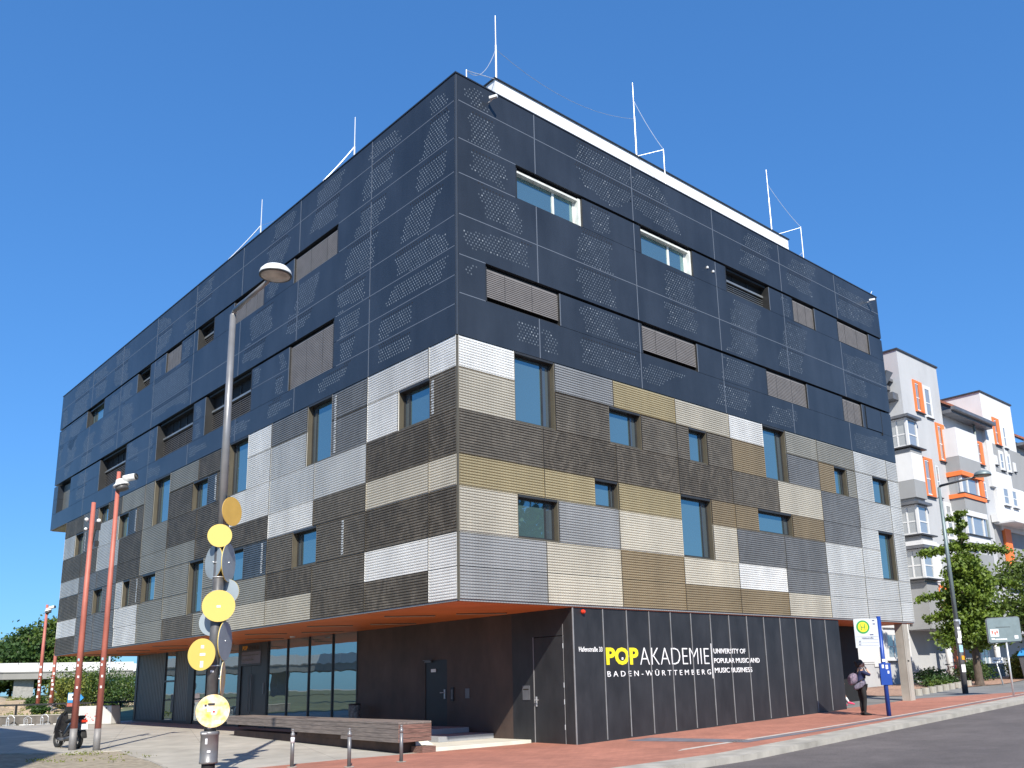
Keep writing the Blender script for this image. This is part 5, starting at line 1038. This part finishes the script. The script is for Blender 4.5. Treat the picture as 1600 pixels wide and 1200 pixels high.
def cloth(name, idx, ed, grow, m, par):
    mp = {k: i for i, k in enumerate(idx)}; n = [(N[k][0], tuple(r + grow for r in N[k][1]) if isinstance(N[k][1], tuple) else N[k][1] + grow) for k in idx]
    return skin_body(name, n, [(mp[a], mp[b_]) for a, b_ in ed if a in mp and b_ in mp], m, par)
N2 = N
cloth('top', [0, 1, 2, 3, 20, 21, 22, 25, 26, 27], Ed, .014, MT['navy'], pe)
cloth('leggings', [0, 6, 7, 8, 9, 10, 13, 14, 15, 16, 17], Ed, .008, MT['legging'], pe)
for s in (1, -1): loft(pe, 'shoe', [(-.06 + (.01 if s < 0 else 0), .05, .03, .03), (.0, .055, .045, .05), (.08, .04, .048, .035), (.17, .025, .04, .022), (.20, .02, .02, .015)], MT['legging']).location = (0, s * .085, 0)
hd = MB().ball((.045, 0, 1.50), (.092, .072, .112), 20, 14).build('head', MT['skin'], pe, True)
MB().lathe((.13, 0, 1.485), [(.012, 0), (.014, .012), (.004, .028)], 8, (1, 0, -.3)).build('nose', MT['skin'], hd, True)
for s in (-1, 1): MB().ball((.125, s * .028, 1.51), .010, 8, 6).build('eye', MT['hair'], hd, True)
MB().obox((.133, 0, 1.45), (.008, .04, .008)).build('mouth', MT['redlight'], hd)
for s in (-1, 1): MB().ball((.045, s * .072, 1.49), (.02, .01, .03), 8, 6).build('ear', MT['skin'], hd, True)
hr = MB(); hr.ball((.015, 0, 1.535), (.105, .088, .10), 20, 12); hr.ball((-.055, 0, 1.49), (.065, .075, .10), 14, 10); hr.ball((-.10, 0, 1.56), (.05, .05, .05), 12, 8); hr.build('hair', MT['hair'], pe, True)
def hand(par, c, d, up, s=1.0):
    d = Vector(d).normalized(); up = Vector(up).normalized(); sd = d.cross(up).normalized(); c = Vector(c)
    n = [(c, .020 * s), (c + d * .045 * s, .022 * s)]; e = [(0, 1)]
    for k in range(4):
        b0 = c + d * .06 * s + sd * (k - 1.5) * .018 * s; L = (.055, .065, .062, .048)[k] * s; i = len(n)
        n += [(b0, .0095 * s), (b0 + d * L * .5 + up * .004, .008 * s), (b0 + d * L * .9 - up * .012, .007 * s)]; e += [(1, i), (i, i + 1), (i + 1, i + 2)]
    i = len(n); b0 = c + d * .02 * s - sd * .03 * s; n += [(b0, .011 * s), (b0 + d * .03 * s - sd * .014 * s, .009 * s)]; e += [(0, i), (i, i + 1)]
    return skin_body('hand', n, e, MT['skin'], par, 0, 1)
hand(pe, (.135, -.06, 1.42), (-.1, .1, 1), (-1, 0, 0)); hand(pe, (.15, .055, 1.38), (-.2, -.1, 1), (-1, 0, 0))
bgm = MB(); loft(pe, 'rucksack', [(-.14, 1.08, .10, .13), (-.22, 1.07, .13, .17), (-.31, 1.04, .13, .16), (-.37, 1.02, .10, .12)], MT['bag'])
loft(pe, 'shoulder_bag', [(-.30, .80, .04, .05), (-.2, .84, .07, .09), (-.05, .90, .08, .09), (.06, .96, .05, .04)], mat('grey violet bag', (.16, .14, .19), .8, 0, .35, 20)).location = (0, -.14, 0)
b = MB()
for s in (-.1, .1): b.path([(-.15, s, 1.2), (-.06, s, 1.33), (.03, s, 1.335), (.10, s, 1.24), (.10, s, 1.08), (-.12, s, .98)], .014, 6)
b.build('strap', MT['hair'], pe, True)
ki = empty('person', (17.85, 1.17, zg(18, 1.1) + .004), math.atan2(ry_, rx_) + R(6)); tag(ki, 'person in black shorts, white socks and pink shoes stepping from behind the black wall', 'person')
N = [((0, 0, .74), (.12, .09)), ((.02, 0, .92), (.11, .08)), ((.04, 0, 1.08), (.12, .08)), ((.05, 0, 1.2), (.09, .06)), ((.06, 0, 1.28), .04), ((.08, 0, 1.33), .045),
     ((.03, .08, .68), .08), ((.16, .08, .46), .06), ((.20, .08, .30), .045), ((.32, .08, .12), .03), ((.36, .08, .08), .03), ((.46, .08, .05), .024),
     ((-.02, -.08, .68), .08), ((.02, -.08, .45), .06), ((.03, -.08, .28), .045), ((.0, -.08, .08), .03), ((.04, -.08, .05), .03), ((.14, -.08, .03), .024),
     ((.05, -.14, 1.18), .045), ((.0, -.20, 1.0), .035), ((.08, -.2, .82), .026), ((.05, .14, 1.18), .045), ((.1, .20, 1.0), .035), ((.22, .2, .86), .026)]
Ed = [(0, 1), (1, 2), (2, 3), (3, 4), (4, 5), (0, 6), (6, 7), (7, 8), (8, 9), (9, 10), (10, 11), (0, 12), (12, 13), (13, 14), (14, 15), (15, 16), (16, 17), (3, 18), (18, 19), (19, 20), (3, 21), (21, 22), (22, 23)]
skin_body('body', N, Ed, MT['skin'], ki); cloth('shirt', [0, 1, 2, 3, 18, 19, 21, 22], Ed, .014, MT['khaki'], ki); cloth('shorts', [0, 6, 7, 12, 13], Ed, .016, MT['legging'], ki); cloth('socks', [8, 9, 14, 15], [(8, 9), (14, 15)], .008, MT['sticker'], ki)
loft(ki, 'shoe', [(.28, .10, .03, .03), (.36, .09, .045, .04), (.46, .06, .045, .03), (.53, .04, .03, .02)], MT['pink']).location = (0, .08, 0); loft(ki, 'shoe', [(-.06, .05, .03, .03), (.02, .05, .045, .04), (.12, .035, .045, .028), (.19, .025, .03, .018)], MT['pink']).location = (0, -.08, 0)
hd = MB().ball((.10, 0, 1.43), (.085, .07, .10), 18, 12).build('head', MT['skin'], ki, True); MB().ball((.08, 0, 1.46), (.095, .08, .09), 18, 12).build('hair', MT['hair'], ki, True)
hand(ki, (.08, -.2, .82), (.2, 0, -1), (1, 0, 0), .9); hand(ki, (.22, .2, .86), (.4, 0, -1), (1, 0, 0), .9)

# ================================================================== street lamp (right)
sl = empty('street_lamp', (25.6, .05, zg(25.6, 0))); tag(sl, 'tall dark grey street lamp with sticker covered shaft before the ginkgo tree', 'street lamp')
b = MB(); b.tube((0, 0, -.05), (0, 0, 2.85), .115, .105, 20); b.build('lower_pole', MT['postdark'], sl, True); b = MB(); b.tube((0, 0, 2.8), (0, 0, 8.5), .09, .062, 18); b.build('upper_pole', MT['signgrey'], sl, True)
lamp_head(sl, 8.55, MT['signgrey'], 1.55, .33, MT['postdark'])
for z, w_, h_, a_ in ((1.0, .1, .3, -2.3), (2.35, .09, .3, -2.2), (2.1, .09, .2, -2.5), (2.6, .07, .1, -2.3)):
    b = MB(); b.obox((math.cos(a_) * .113, math.sin(a_) * .113, z), (.012, w_ * 1.6, h_), a_); b.build('sticker', MT['sticker'], sl)
b = MB(); b.obox((math.cos(-2.3) * .113, math.sin(-2.3) * .113, 1.78), (.012, .15, .28), -2.3); b.build('sticker', MT['stickerblue'], sl)
b = MB(); b.obox((math.cos(-2.0) * .114, math.sin(-2.0) * .114, 1.42), (.012, .13, .16), -2.0); b.build('sticker', MT['letterorange'], sl); b = MB(); b.tube((0, 0, 2.88), (0, 0, 2.96), .10, .10, 16); b.obox((.11, -.04, 2.86), (.14, .1, .2)); b.build('clamp', MT['zinc'], sl)
# traffic signs seen from behind
ts = empty('traffic_sign', (23.87, -2.44, zg(23.87, 0))); tag(ts, 'large grey square sign seen from behind with stickers on its lower part', 'sign', )
b = MB(); b.tube((0, 0, -.05), (-.0, 0, 2.0), .035, .035, 12); b.build('post', MT['zinc'], ts, True)
pl = card(ts, 'sign_board', [(-.66, 1.98), (-.60, 1.94), (.52, 1.98), (.57, 2.04), (.57, 2.82), (.52, 2.87), (-.60, 2.83), (-.66, 2.77)], MT['signgrey'], o3, .03, .03)
card(ts, 'board_edge', [(-.69, 1.95), (-.60, 1.91), (.53, 1.95), (.60, 2.02), (.60, 2.84), (.53, 2.90), (-.61, 2.86), (-.69, 2.79)], MT['gutter'], o3, .02, .008)
for u, z, w_, h_ in ((-.42, 2.30, .16, .14), (-.2, 2.06, .22, .025), (.38, 2.13, .07, .06), (-.5, 2.08, .06, .03)): card(ts, 'sticker', RC(u - w_, u + w_, z - h_, z + h_), MT['sticker'], o3, .004, .061)
for u, z in ((-.5, 2.32), (-.40, 2.28), (-.32, 2.33)): card(ts, 'sticker_print', RC(u - .03, u + .03, z - .05, z + .06), MT['redpole'], o3, .003, .066)
card(ts, 'board_slot', RC(-.35, .2, 2.50, 2.515), MT['slot'], o3, .004, .061)
t2 = empty('small_sign', (32.5, 1.32, zg(32.5, 1.3))); tag(t2, 'small white rectangular board with illegible dark line on a leaning thin post', 'sign')
b = MB(); b.tube((.1, -.09, -.05), (-.05, .04, 1.1), .035, .03, 10); b.build('post', MT['zinc'], t2, True); card(t2, 'board', RC(-.28, .24, 1.02, 1.28), MT['sticker'], o3, .02, .03)
card(t2, 'print', RC(-.2, .16, 1.12, 1.17), MT['gutter'], o3, .004, .052)

# ================================================================== trees and planting, right
def ginkgo():
    out = []
    rs = np.random.default_rng(5)
    for k in range(58):
        t = (k + .5) / 58; z = 1.9 + 4.2 * t; L = (1.3 * (1 - t) ** .5 + .35) * rs.uniform(.7, 1.15); a = k * 2.4 + rs.uniform(-.3, .3)
        for j in range(int(5 + L * 5)):
            f = (j + .6) / (5 + L * 5); c = np.array((math.cos(a) * L * f, math.sin(a) * L * f, z + L * f * .12 - .25 * f * f)); out.append(c + rs.normal(size=(46, 3)) * np.array((.17, .17, .13)) * (1.1 - .35 * f) * 1.25)
    for k in range(9):   # bare looking leader with short leafy side shoots
        z = 6.5 + k * .21; a = k * 2.1; L = (.95 if k in (1, 4) else .5) * rs.uniform(.7, 1.1)
        for j in range(6): f = j / 5; out.append(np.array((math.cos(a) * L * f, math.sin(a) * L * f, z)) + rs.normal(size=(24, 3)) * .07)
    for a, z, L in ((2.35, 6.5, 1.9), (-.7, 6.55, 2.2), (2.42, 4.35, 2.3), (-.8, 4.9, 2.4), (2.2, 3.4, 1.9)):
        for j in range(18): f = j / 17; out.append(np.array((math.cos(a) * L * f, math.sin(a) * L * f, z - .25 * f * f)) + rs.normal(size=(48, 3)) * np.array((.15, .15, .09)))
    return np.concatenate(out)
tree('ginkgo_tree', 32.1, 2.1, 8.35, 1.5, 2.5, MT['leafg'], 'ginkgo tree with bare leader and spreading leafy branches beside the street lamp', ls=.085, trunk=.19, shape=ginkgo)
tree('street_tree', 39.5, 1.6, 6.6, 2.6, 2.2, MT['leaf'], 'leafy street tree at the right frame edge', 40, 240, .10, .5, .16)
sn = MB(); SL = ['{} planter stone from the left along the flower bed'.format(k) for k in ('first', 'second', 'third', 'fourth', 'fifth', 'sixth', 'seventh', 'eighth', 'ninth', 'tenth')]
ps = empty('planter_stone'); b = MB(); n = 14
prof = [(.17 * math.cos(2 * math.pi * k / n), .17 * math.sin(2 * math.pi * k / n)) for k in range(n)]; b.prism(prof, -.1, .26); b.build('stone', MT['concrete'], ps, bevel=.015)
b = MB(); b.lathe((0, 0, .261), [(.12, 0), (.0, .01)], 14); b.build('filling', MT['darkstone'], ps)
for k in range(9):
    o = ps if k == 0 else copy_tree(ps); x = 24.3 + .98 * k; y = 1.40 + .155 * k; o.location = (x, y, zg(x, y)); o.rotation_euler.z = k * .7; tag(o, SL[k], 'planter stone', 'round planter stones along the bed')
sheet('flower_bed', [(23.6, 1.5), (29.2, 2.35), (34.0, 1.6), (44.0, 3.2), (44, 7.1), (23.6, 7.1)], .03, mat('pinkish bark mulch', (.42, .26, .19), .95, 0, .25, 8, .6, 30))
def sbush(x, y, r, h, mm, lb, n=22): bush(x, y, r, h, MT[mm], lb, n, 80, .06, grp='shrubs before the apartment house')
sbush(31.6, 3.7, .8, .5, 'leafd', 'dark low shrub at the left end of the flower bed'); sbush(33.6, 5.0, .8, .8, 'leafd', 'taller dark shrub beside the parked bicycle'); sbush(29.9, 3.0, .4, .3, 'leaf', 'small green shrub at the bed edge, near the planter stones')
sbush(37.0, 4.4, .9, 1.15, 'leafd', 'rounded shrub directly behind the lamp foot'); sbush(38.2, 5.0, .7, 1.2, 'leaf', 'green shrub between lamp shaft and ginkgo trunk'); sbush(40.2, 3.2, .6, 1.4, 'leafy', 'yellow flowering shrub behind the small white sign'); sbush(41.6, 3.6, .7, 1.2, 'leaf', 'green shrub beside the blue lidded container')
# stone retaining wall and container
rw = empty('garden_wall'); tag(rw, 'low dark stone garden wall under the trees', 'wall'); MB().box(38.6, 44.0, 5.4, 5.7, .7, 1.85).build('wall_body', MT['darkstone'], rw, bevel=.03)
ct = empty('container', (38.9, 1.8, zg(38.9, 1.8))); tag(ct, 'grey container with a bright blue lid at the right frame edge', 'container')
b = MB(); b.add([(-.5, -.6, 0), (1.4, -.6, 0), (1.4, .6, 0), (-.5, .6, 0), (-.62, -.7, 1.2), (1.5, -.7, 1.2), (1.5, .7, 1.2), (-.62, .7, 1.2)], [(0, 3, 2, 1), (4, 5, 6, 7), (0, 1, 5, 4), (1, 2, 6, 5), (2, 3, 7, 6), (3, 0, 4, 7)]); b.build('container_body', MT['gutter'], ct, bevel=.04)
b = MB(); b.add([(-.7, -.75, 1.21), (1.55, -.75, 1.21), (1.55, .75, 1.21), (-.7, .75, 1.21), (-.45, -.35, 1.62), (1.4, -.35, 1.62), (1.4, .55, 1.62), (-.45, .55, 1.62)], [(0, 3, 2, 1), (4, 5, 6, 7), (0, 1, 5, 4), (1, 2, 6, 5), (2, 3, 7, 6), (3, 0, 4, 7)]); b.build('lid', MT['bluelid'], ct, bevel=.05)
# bicycle
bk = empty('bicycle', (35.9, 5.0, zg(35.9, 5.0)), R(-20)); tag(bk, 'dark red bicycle parked in front of the orange wall', 'bicycle')
for x in (-.52, .52):
    wv = empty('wheel', (x, 0, .34)); wv.parent = bk; MB().torus((0, 0, 0), .32, .02, (0, 1, 0), 28, 6).build('tyre', MT['rubber'], wv, True)
    b = MB(); b.torus((0, 0, 0), .295, .009, (0, 1, 0), 28, 5)
    for k in range(12): a = k * math.pi / 6; b.tube((0, 0, 0), (math.cos(a) * .295, 0, math.sin(a) * .295), .003, .003, 4)
    b.build('rim', MT['zinc'], wv)
b = MB()
for p_, q_ in (((-.52, 0, .34), (-.12, 0, .30)), ((-.52, 0, .34), (-.18, 0, .78)), ((-.12, 0, .30), (-.2, 0, .88)), ((-.12, 0, .30), (.36, 0, .80)), ((-.18, 0, .80), (.35, 0, .86)), ((.52, 0, .34), (.34, 0, .95))): b.tube(p_, q_, .018, .018, 8)
b.build('frame', mat('dark red bicycle frame', (.22, .02, .03), .35), bk, True); b = MB(); b.tube((.33, -.28, 1.02), (.33, .28, 1.02), .014); b.tube((.34, 0, .93), (.33, 0, 1.02), .016); b.build('handlebar', MT['sash'], bk, True)
loft(bk, 'saddle', [(-.34, .93, .07, .03), (-.2, .94, .05, .025), (-.06, .93, .02, .015)], MT['rubber']); b = MB(); b.tube((-.12, -.1, .30), (-.12, .1, .30), .02); b.tube((-.12, .1, .30), (-.02, .1, .18), .01); b.tube((-.12, -.1, .30), (-.22, -.1, .42), .01); b.obox((-.02, .13, .18), (.09, .06, .02)); b.build('pedal', MT['sash'], bk)
b = MB(); b.obox((.55, 0, .88), (.3, .3, .22)); b.build('basket', MT['wframe'], bk)

# ================================================================== apartment house
nb = empty('apartment_house'); tag(nb, 'grey and white rendered apartment house with orange window surrounds and red tiled roof', 'building')
Y = 6.0
b = MB(); b.box(27.5, 41.4, 7.2, 18, -.1, 18.2); b.build('rear_wall', MT['nbgrey'], nb)
b = MB(); b.box(27.5, 36.2, 7.17, 7.2, 1.95, 6.3); b.build('white_wall_band', MT['nbwhite'], nb)
b = MB(); b.box(36.27, 41.39, Y, 17, 3.68, 19.62); b.build('tower_wall', MT['nbgrey'], nb)
b = MB(); b.box(36.2, 41.47, Y - .07, 17, 19.62, 19.72); b.build('tower_cap', MT['nbcap'], nb)
b = MB(); b.box(41.4, 80, Y + .15, 17, 3.68, 16.9); b.build('front_wall', MT['nbgrey'], nb)
b = MB(); b.box(47.59, 52.73, Y - .05, 16, 13.0, 19.35); b.box(48.2, 53.6, Y - .04, Y + .2, 10.2, 16.0); b.build('white_tower_wall', MT['nbwhite'], nb)
b = MB(); b.box(47.5, 52.82, Y - .12, 16, 19.35, 19.45); b.build('tower_cap', MT['nbcap'], nb)
b = MB(); b.box(48.5, 50.4, Y - .06, Y - .035, 14.1, 16.0); b.box(51.0, 54.0, Y - .06, Y - .035, 13.3, 16.0); b.build('grey_wall_panel', MT['nbmid'], nb)
# roof between the towers
b = MB(); b.add([(41.4, 5.4, 17.05), (47.6, 5.4, 17.05), (47.6, 9.5, 19.7), (41.4, 9.5, 19.7), (41.4, 5.4, 17.2), (47.6, 5.4, 17.2), (47.6, 9.5, 19.85), (41.4, 9.5, 19.85)], [(0, 3, 2, 1), (4, 5, 6, 7), (0, 1, 5, 4), (1, 2, 6, 5), (2, 3, 7, 6), (3, 0, 4, 7)])
b.add([(52.8, 5.4, 16.85), (80, 5.4, 16.85), (80, 9.5, 19.6), (52.8, 9.5, 19.6), (52.8, 5.4, 17.0), (80, 5.4, 17.0), (80, 9.5, 19.75), (52.8, 9.5, 19.75)], [(0, 3, 2, 1), (4, 5, 6, 7), (0, 1, 5, 4), (1, 2, 6, 5), (2, 3, 7, 6), (3, 0, 4, 7)])
b.add([(27.5, 6.6, 17.9), (36.3, 6.6, 17.9), (36.3, 10, 20.2), (27.5, 10, 20.2), (27.5, 6.6, 18.05), (36.3, 6.6, 18.05), (36.3, 10, 20.35), (27.5, 10, 20.35)], [(0, 3, 2, 1), (4, 5, 6, 7), (0, 1, 5, 4), (1, 2, 6, 5), (2, 3, 7, 6), (3, 0, 4, 7)])
b.build('roof', MT['tiles'], nb)
boxes('gutter', MT['gutter'], nb, [(41.42, 47.58, 5.2, 5.45, 16.85, 17.05), (52.85, 80, 5.2, 5.45, 16.65, 16.85), (27.5, 36.26, 6.4, 6.62, 17.75, 17.92)])
boxes('eave', MT['gutter'], nb, [(41.42, 47.58, 5.45, 6.1, 16.7, 16.9), (52.85, 80, 5.45, 6.1, 16.5, 16.7), (27.5, 36.26, 6.62, 7.18, 17.3, 17.6), (35.6, 36.26, 6.2, 7.1, 16.6, 17.0)])
b = MB(); b.tube((43.6, 8.2, 18.8), (43.6, 8.2, 20.0), .22, .22, 14); b.tube((43.6, 8.2, 20.0), (43.6, 8.2, 20.15), .34, .34, 14); b.build('chimney', MT['zinc'], nb, True)
b = MB(); b.tube((22.2, -.02, .5), (22.2, -.02, 9.0), .0, .0, 4)
b = MB(); b.tube((45.62, 5.85, 4), (45.62, 5.85, 16.9), .07, .07, 10); b.build('downpipe', MT['copperpipe'], nb, True)
def nwin(x0, x1, z0, z1, y=Y, fr='w', grp=None, sash=True):
    t = .14; pr = .06 if fr == 'o' else .03; mf = {'o': MT['nborange'], 'w': MT['nbwhite'], 'g': MT['nbgrey']}[fr]
    b = MB(); b.box(x0, x0 + t, y - pr, y + .02, z0, z1); b.box(x1 - t, x1, y - pr, y + .02, z0, z1); b.box(x0 + t, x1 - t, y - pr, y + .02, z1 - t, z1); b.box(x0 + t, x1 - t, y - pr, y + .02, z0, z0 + t * .7)
    w_ = b.build('window', mf, nb)
    # recess: dark head shade comes from real depth of the box
    b = MB(); b.box(x0 + t, x1 - t, y - .012, y - .008, z0 + t * .7, z1 - t); b.build('pane', MT['nbpane'], w_)
    b = MB(); i0, i1, j0, j1 = x0 + t, x1 - t, z0 + t * .7, z1 - t
    b.box(i0, i0 + .07, y - .03, y - .013, j0, j1); b.box(i1 - .07, i1, y - .03, y - .013, j0, j1); b.box(i0 + .07, i1 - .07, y - .03, y - .013, j1 - .08, j1); b.box(i0 + .07, i1 - .07, y - .03, y - .013, j0, j0 + .08); m_ = (i0 + i1) / 2
    if i1 - i0 > 1.0: b.box(m_ - .035, m_ + .035, y - .029, y - .014, j0 + .08, j1 - .08)
    b.box(i0 + .07, i1 - .07, y - .028, y - .012, j0 + (j1 - j0) * .45, j0 + (j1 - j0) * .45 + .06)
    b.build('frame', MT['nbwhite'], w_); b = MB(); b.box(x0 + .05, x1 - .05, y - pr - .08, y - .0, z0 - .05, z0 - .003); b.build('sill', MT['nbcap'], w_)
    if fr == 'o': b = MB(); b.box(i0, i0 + .05, y - .07, y - .03, j0, j1); b.box(i1 - .34, i1, y - .075, y - .031, j0, j1); b.build('shutter', MT['nborange'], w_)  # raised orange strips stand in for the deep side reveals
for a in ((37.8, 38.95, 16.2, 18.15, 'o'), (39.1, 40.1, 16.1, 18.1, 'w'), (37.8, 39.05, 11.2, 13.5, 'o'), (39.3, 39.95, 11.3, 13.35, 'g'), (40.15, 41.3, 13.6, 15.95, 'o'), (37.7, 38.9, 4.9, 6.15, 'o'), (40.0, 40.95, 8.9, 11.1, 'w'), (40.1, 41.1, 6.3, 8.3, 'w')):
    nwin(a[0], a[1], a[2], a[3], Y, a[4])
for a in ((49.0, 50.1, 16.0, 17.9, 'o'), (50.5, 51.2, 16.0, 17.65, 'w')): nwin(a[0], a[1], a[2], a[3], Y - .05, a[4])
for a in ((46.1, 47.25, 14.3, 15.85, 'o'), (44.4, 45.5, 14.3, 15.8, 'w'), (46.1, 47.1, 12.0, 13.3, 'g'), (54.6, 55.9, 14.3, 16.0, 'o'), (56.5, 57.5, 14.3, 16.0, 'w'), (55, 56, 11.2, 13.2, 'w')): nwin(a[0], a[1], a[2], a[3], Y + .15, a[4])
for a in ((48.45, 48.95, 14.55, 15.2), (49.3, 50.1, 14.3, 15.65), (50.5, 51.2, 14.3, 15.65), (51.6, 52.05, 14.5, 15.15), (49.0, 50.1, 11.9, 13.25), (50.5, 51.5, 11.9, 13.25)): nwin(a[0], a[1], a[2], a[3], Y - .065, 'w')
# corner bays of the first tower
X = 36.27
b = MB(); b.box(X - .03, 38.6, Y - .04, Y, 6.31, 8.5); b.build('white_wall_band', MT['nbwhite'], nb)
b = MB(); b.box(X - .22, X + 1.15, Y - .22, Y + 1.15, 11.9, 13.45); b.build('bay', MT['nbwhite'], nb)
boxes('bay', MT['nbmid'], nb, [(X - .22, X + 1.15, Y - .22, Y + 1.15, 10.9, 11.89), (X - .22, X + 1.15, Y - .22, Y + 1.15, 13.46, 13.7), (X - .22, X + 1.15, Y - .22, Y + 1.15, 8.5, 8.75), (X - .1, X + 1.3, Y - .14, Y + 1.15, 3.72, 6.2)])
def corner_window(z0, z1):
    b = MB(); b.box(X - .16, X - .02, Y - .16, Y - .02, z0, z1)
    b.box(X - .13, X + .05, Y + 1.02, Y + 1.14, z0, z1); b.box(X + 1.02, X + 1.14, Y - .13, Y + .05, z0, z1)
    b.box(X - .13, X - .05, Y - .02, Y + 1.02, z0, z0 + .09); b.box(X - .13, X - .05, Y - .02, Y + 1.02, z1 - .09, z1); b.box(X - .02, X + 1.02, Y - .13, Y - .05, z0, z0 + .09); b.box(X - .02, X + 1.02, Y - .13, Y - .05, z1 - .09, z1)
    b.box(X - .12, X - .06, Y + .45, Y + .53, z0 + .09, z1 - .09); b.box(X - .11, X - .06, Y - .02, Y + 1.02, z0 + (z1 - z0) * .42, z0 + (z1 - z0) * .42 + .07); b.box(X - .02, X + 1.02, Y - .11, Y - .06, z0 + (z1 - z0) * .42, z0 + (z1 - z0) * .42 + .07)
    w_ = b.build('window', MT['nbwhite'], nb); b = MB(); b.box(X - .085, X - .075, Y, Y + 1.02, z0, z1); b.box(X, X + 1.02, Y - .085, Y - .075, z0, z1); b.build('pane', MT['nbpane'], w_)
    b = MB(); b.box(X - .4, X + 1.45, Y - .4, Y + 1.3, z0 - .10, z0 - .03); b.build('sill', MT['nbcap'], w_)
    b = MB(); b.box(X - .36, X + 1.35, Y - .36, Y + 1.3, z1 + .02, z1 + .17); b.build('head', MT['gutter'], w_)
corner_window(13.85, 15.5); corner_window(8.87, 10.5); corner_window(6.45, 8.05)
b = MB(); b.box(X - .36, X + 1.3, Y - .36, Y + 1.3, 8.24, 8.48); b.build('bay', MT['nbwhite'], nb)
# second bay stack
bx0, bx1, by = 40.9, 43.9, 5.15
for z0, z1, mm in ((13.85, 15.6, 'nbwhite'), (12.95, 13.84, 'nbmid'), (10.63, 11.34, 'nbmid'), (10.30, 10.62, 'nbwhite'), (8.7, 9.15, 'nbwhite'), (6.6, 8.1, 'nbmid')):
    MB().box(bx0, bx1, by, Y + .16, z0, z1).build('bay', MT[mm], nb)
for z0, z1 in ((12.68, 12.94), (11.35, 11.6)): MB().box(bx0 - .08, bx1 + .08, by - .08, Y + .14, z0, z1).build('bay_band', MT['nborange'], nb)
MB().box(bx1 - .45, bx1 + .04, by - .04, Y + .14, 11.61, 12.67).build('bay_band', MT['nborange'], nb)
for z0, z1 in ((11.61, 12.67), (9.16, 10.29)):
    f_ = MB(); f_.box(bx0 + .05, bx0 + .17, by + .06, by + .2, z0, z1); f_.box(bx0 + .9, bx0 + 1.0, by + .06, by + .2, z0, z1); f_.box(bx1 - .6, bx1 - .5, by + .06, by + .2, z0, z1); f_.box(bx0 + .05, bx1 - .06, by + .06, by + .2, z0, z0 + .07); w_ = f_.build('window', MT['nbwhite'], nb)
    MB().box(bx0 + .1, bx1 - .06, by + .11, Y + .1, z0 + .01, z1 - .01).build('pane', MT['nbpane'], w_)
    MB().box(bx0 - .1, bx1 + .1, by - .1, by + .3, z0 - .02, z0 + .03).build('sill', MT['nbcap'], w_)
MB().box(47.0, 48.8, Y - .3, Y + .1, 10.6, 11.1).build('balcony_head', MT['nbwhite'], nb)
# balcony with orange parts
b = MB(); b.box(47.3, 53.5, Y + .1, Y + .2, 7.6, 10.6); b.build('balcony_recess', MT['nbmid'], nb); b = MB(); b.box(47.3, 53.5, Y - 1.2, Y + .1, 10.5, 10.62); b.box(47.3, 53.5, Y - 1.2, Y + .1, 7.55, 7.75); b.build('balcony_slab', MT['nbwhite'], nb)
b = MB(); b.box(48.4, 49.4, Y - .1, Y + .08, 8.0, 10.3); b.box(48.8, 49.7, Y - 1.2, Y - 1.1, 7.76, 8.9); b.build('balcony_panel', MT['nborange'], nb); b = MB(); b.box(49.72, 53.4, Y - 1.18, Y - 1.12, 7.76, 8.8); b.build('balcony_rail', MT['nbwhite'], nb)
# ground floor under the overhang
b = MB(); b.box(36.5, 80, 7.6, 7.8, .5, 3.68); b.build('ground_floor_wall', MT['nbmid'], nb)
b = MB(); b.box(39.5, 43.8, 7.5, 7.6, .5, 3.66); b.build('orange_wall', MT['nborange'], nb)
nwin(39.9, 41.1, 2.0, 3.6, 7.5, 'w'); MB().box(36.4, 38.6, 7.4, 7.6, .6, 3.66).build('ground_floor_wall', MT['nbgrey'], nb); nwin(46.2, 47.6, 1.7, 3.2, 7.6, 'w')
for x in (38.8, 45.5): MB().tube((x, 6.3, .7), (x, 6.3, 3.7), .17, .17, 16).build('column', MT['nbwhite'], nb, True)
b = MB(); b.box(41.3, 41.9, 7.46, 7.5, .9, 3.5); b.build('door', mat('red door frame', (.35, .05, .03), .5), nb)
# rear wall features seen through the passage
b = MB(); b.box(32.0, 33.3, 7.15, 7.169, 1.8, 3.5); b.build('white_wall_band', MT['nbwhite'], nb)
b = MB(); b.box(27.6, 36.2, 7.168, 7.175, 2.0, 2.05); b.build('wall_joint', MT['nbmid'], nb)
nwin(33.4, 35.1, 2.1, 3.65, 7.16, 'w'); MB().box(33.2, 35.3, 7.05, 7.16, 3.8, 3.95).build('lintel', MT['nbwhite'], nb)
# downpipe between the two buildings
dp = empty('downpipe', (22.0, .25, 0)); tag(dp, 'slender grey green downpipe at the right edge of the dark block', 'pipe')
b = MB(); b.tube((0, 0, 3.2), (0, 0, 13.0), .05, .05, 10); b.build('pipe', MT['copperpipe'], dp, True)
b = MB(); b.add([(-.08, -.12, 13.0), (.12, -.12, 13.0), (.12, .12, 13.0), (-.08, .12, 13.0), (-.15, -.3, 13.5), (.4, -.3, 13.5), (.4, .2, 13.5), (-.15, .2, 13.5)], [(0, 3, 2, 1), (4, 5, 6, 7), (0, 1, 5, 4), (1, 2, 6, 5), (2, 3, 7, 6), (3, 0, 4, 7)]); b.build('hopper', MT['gutter'], dp)
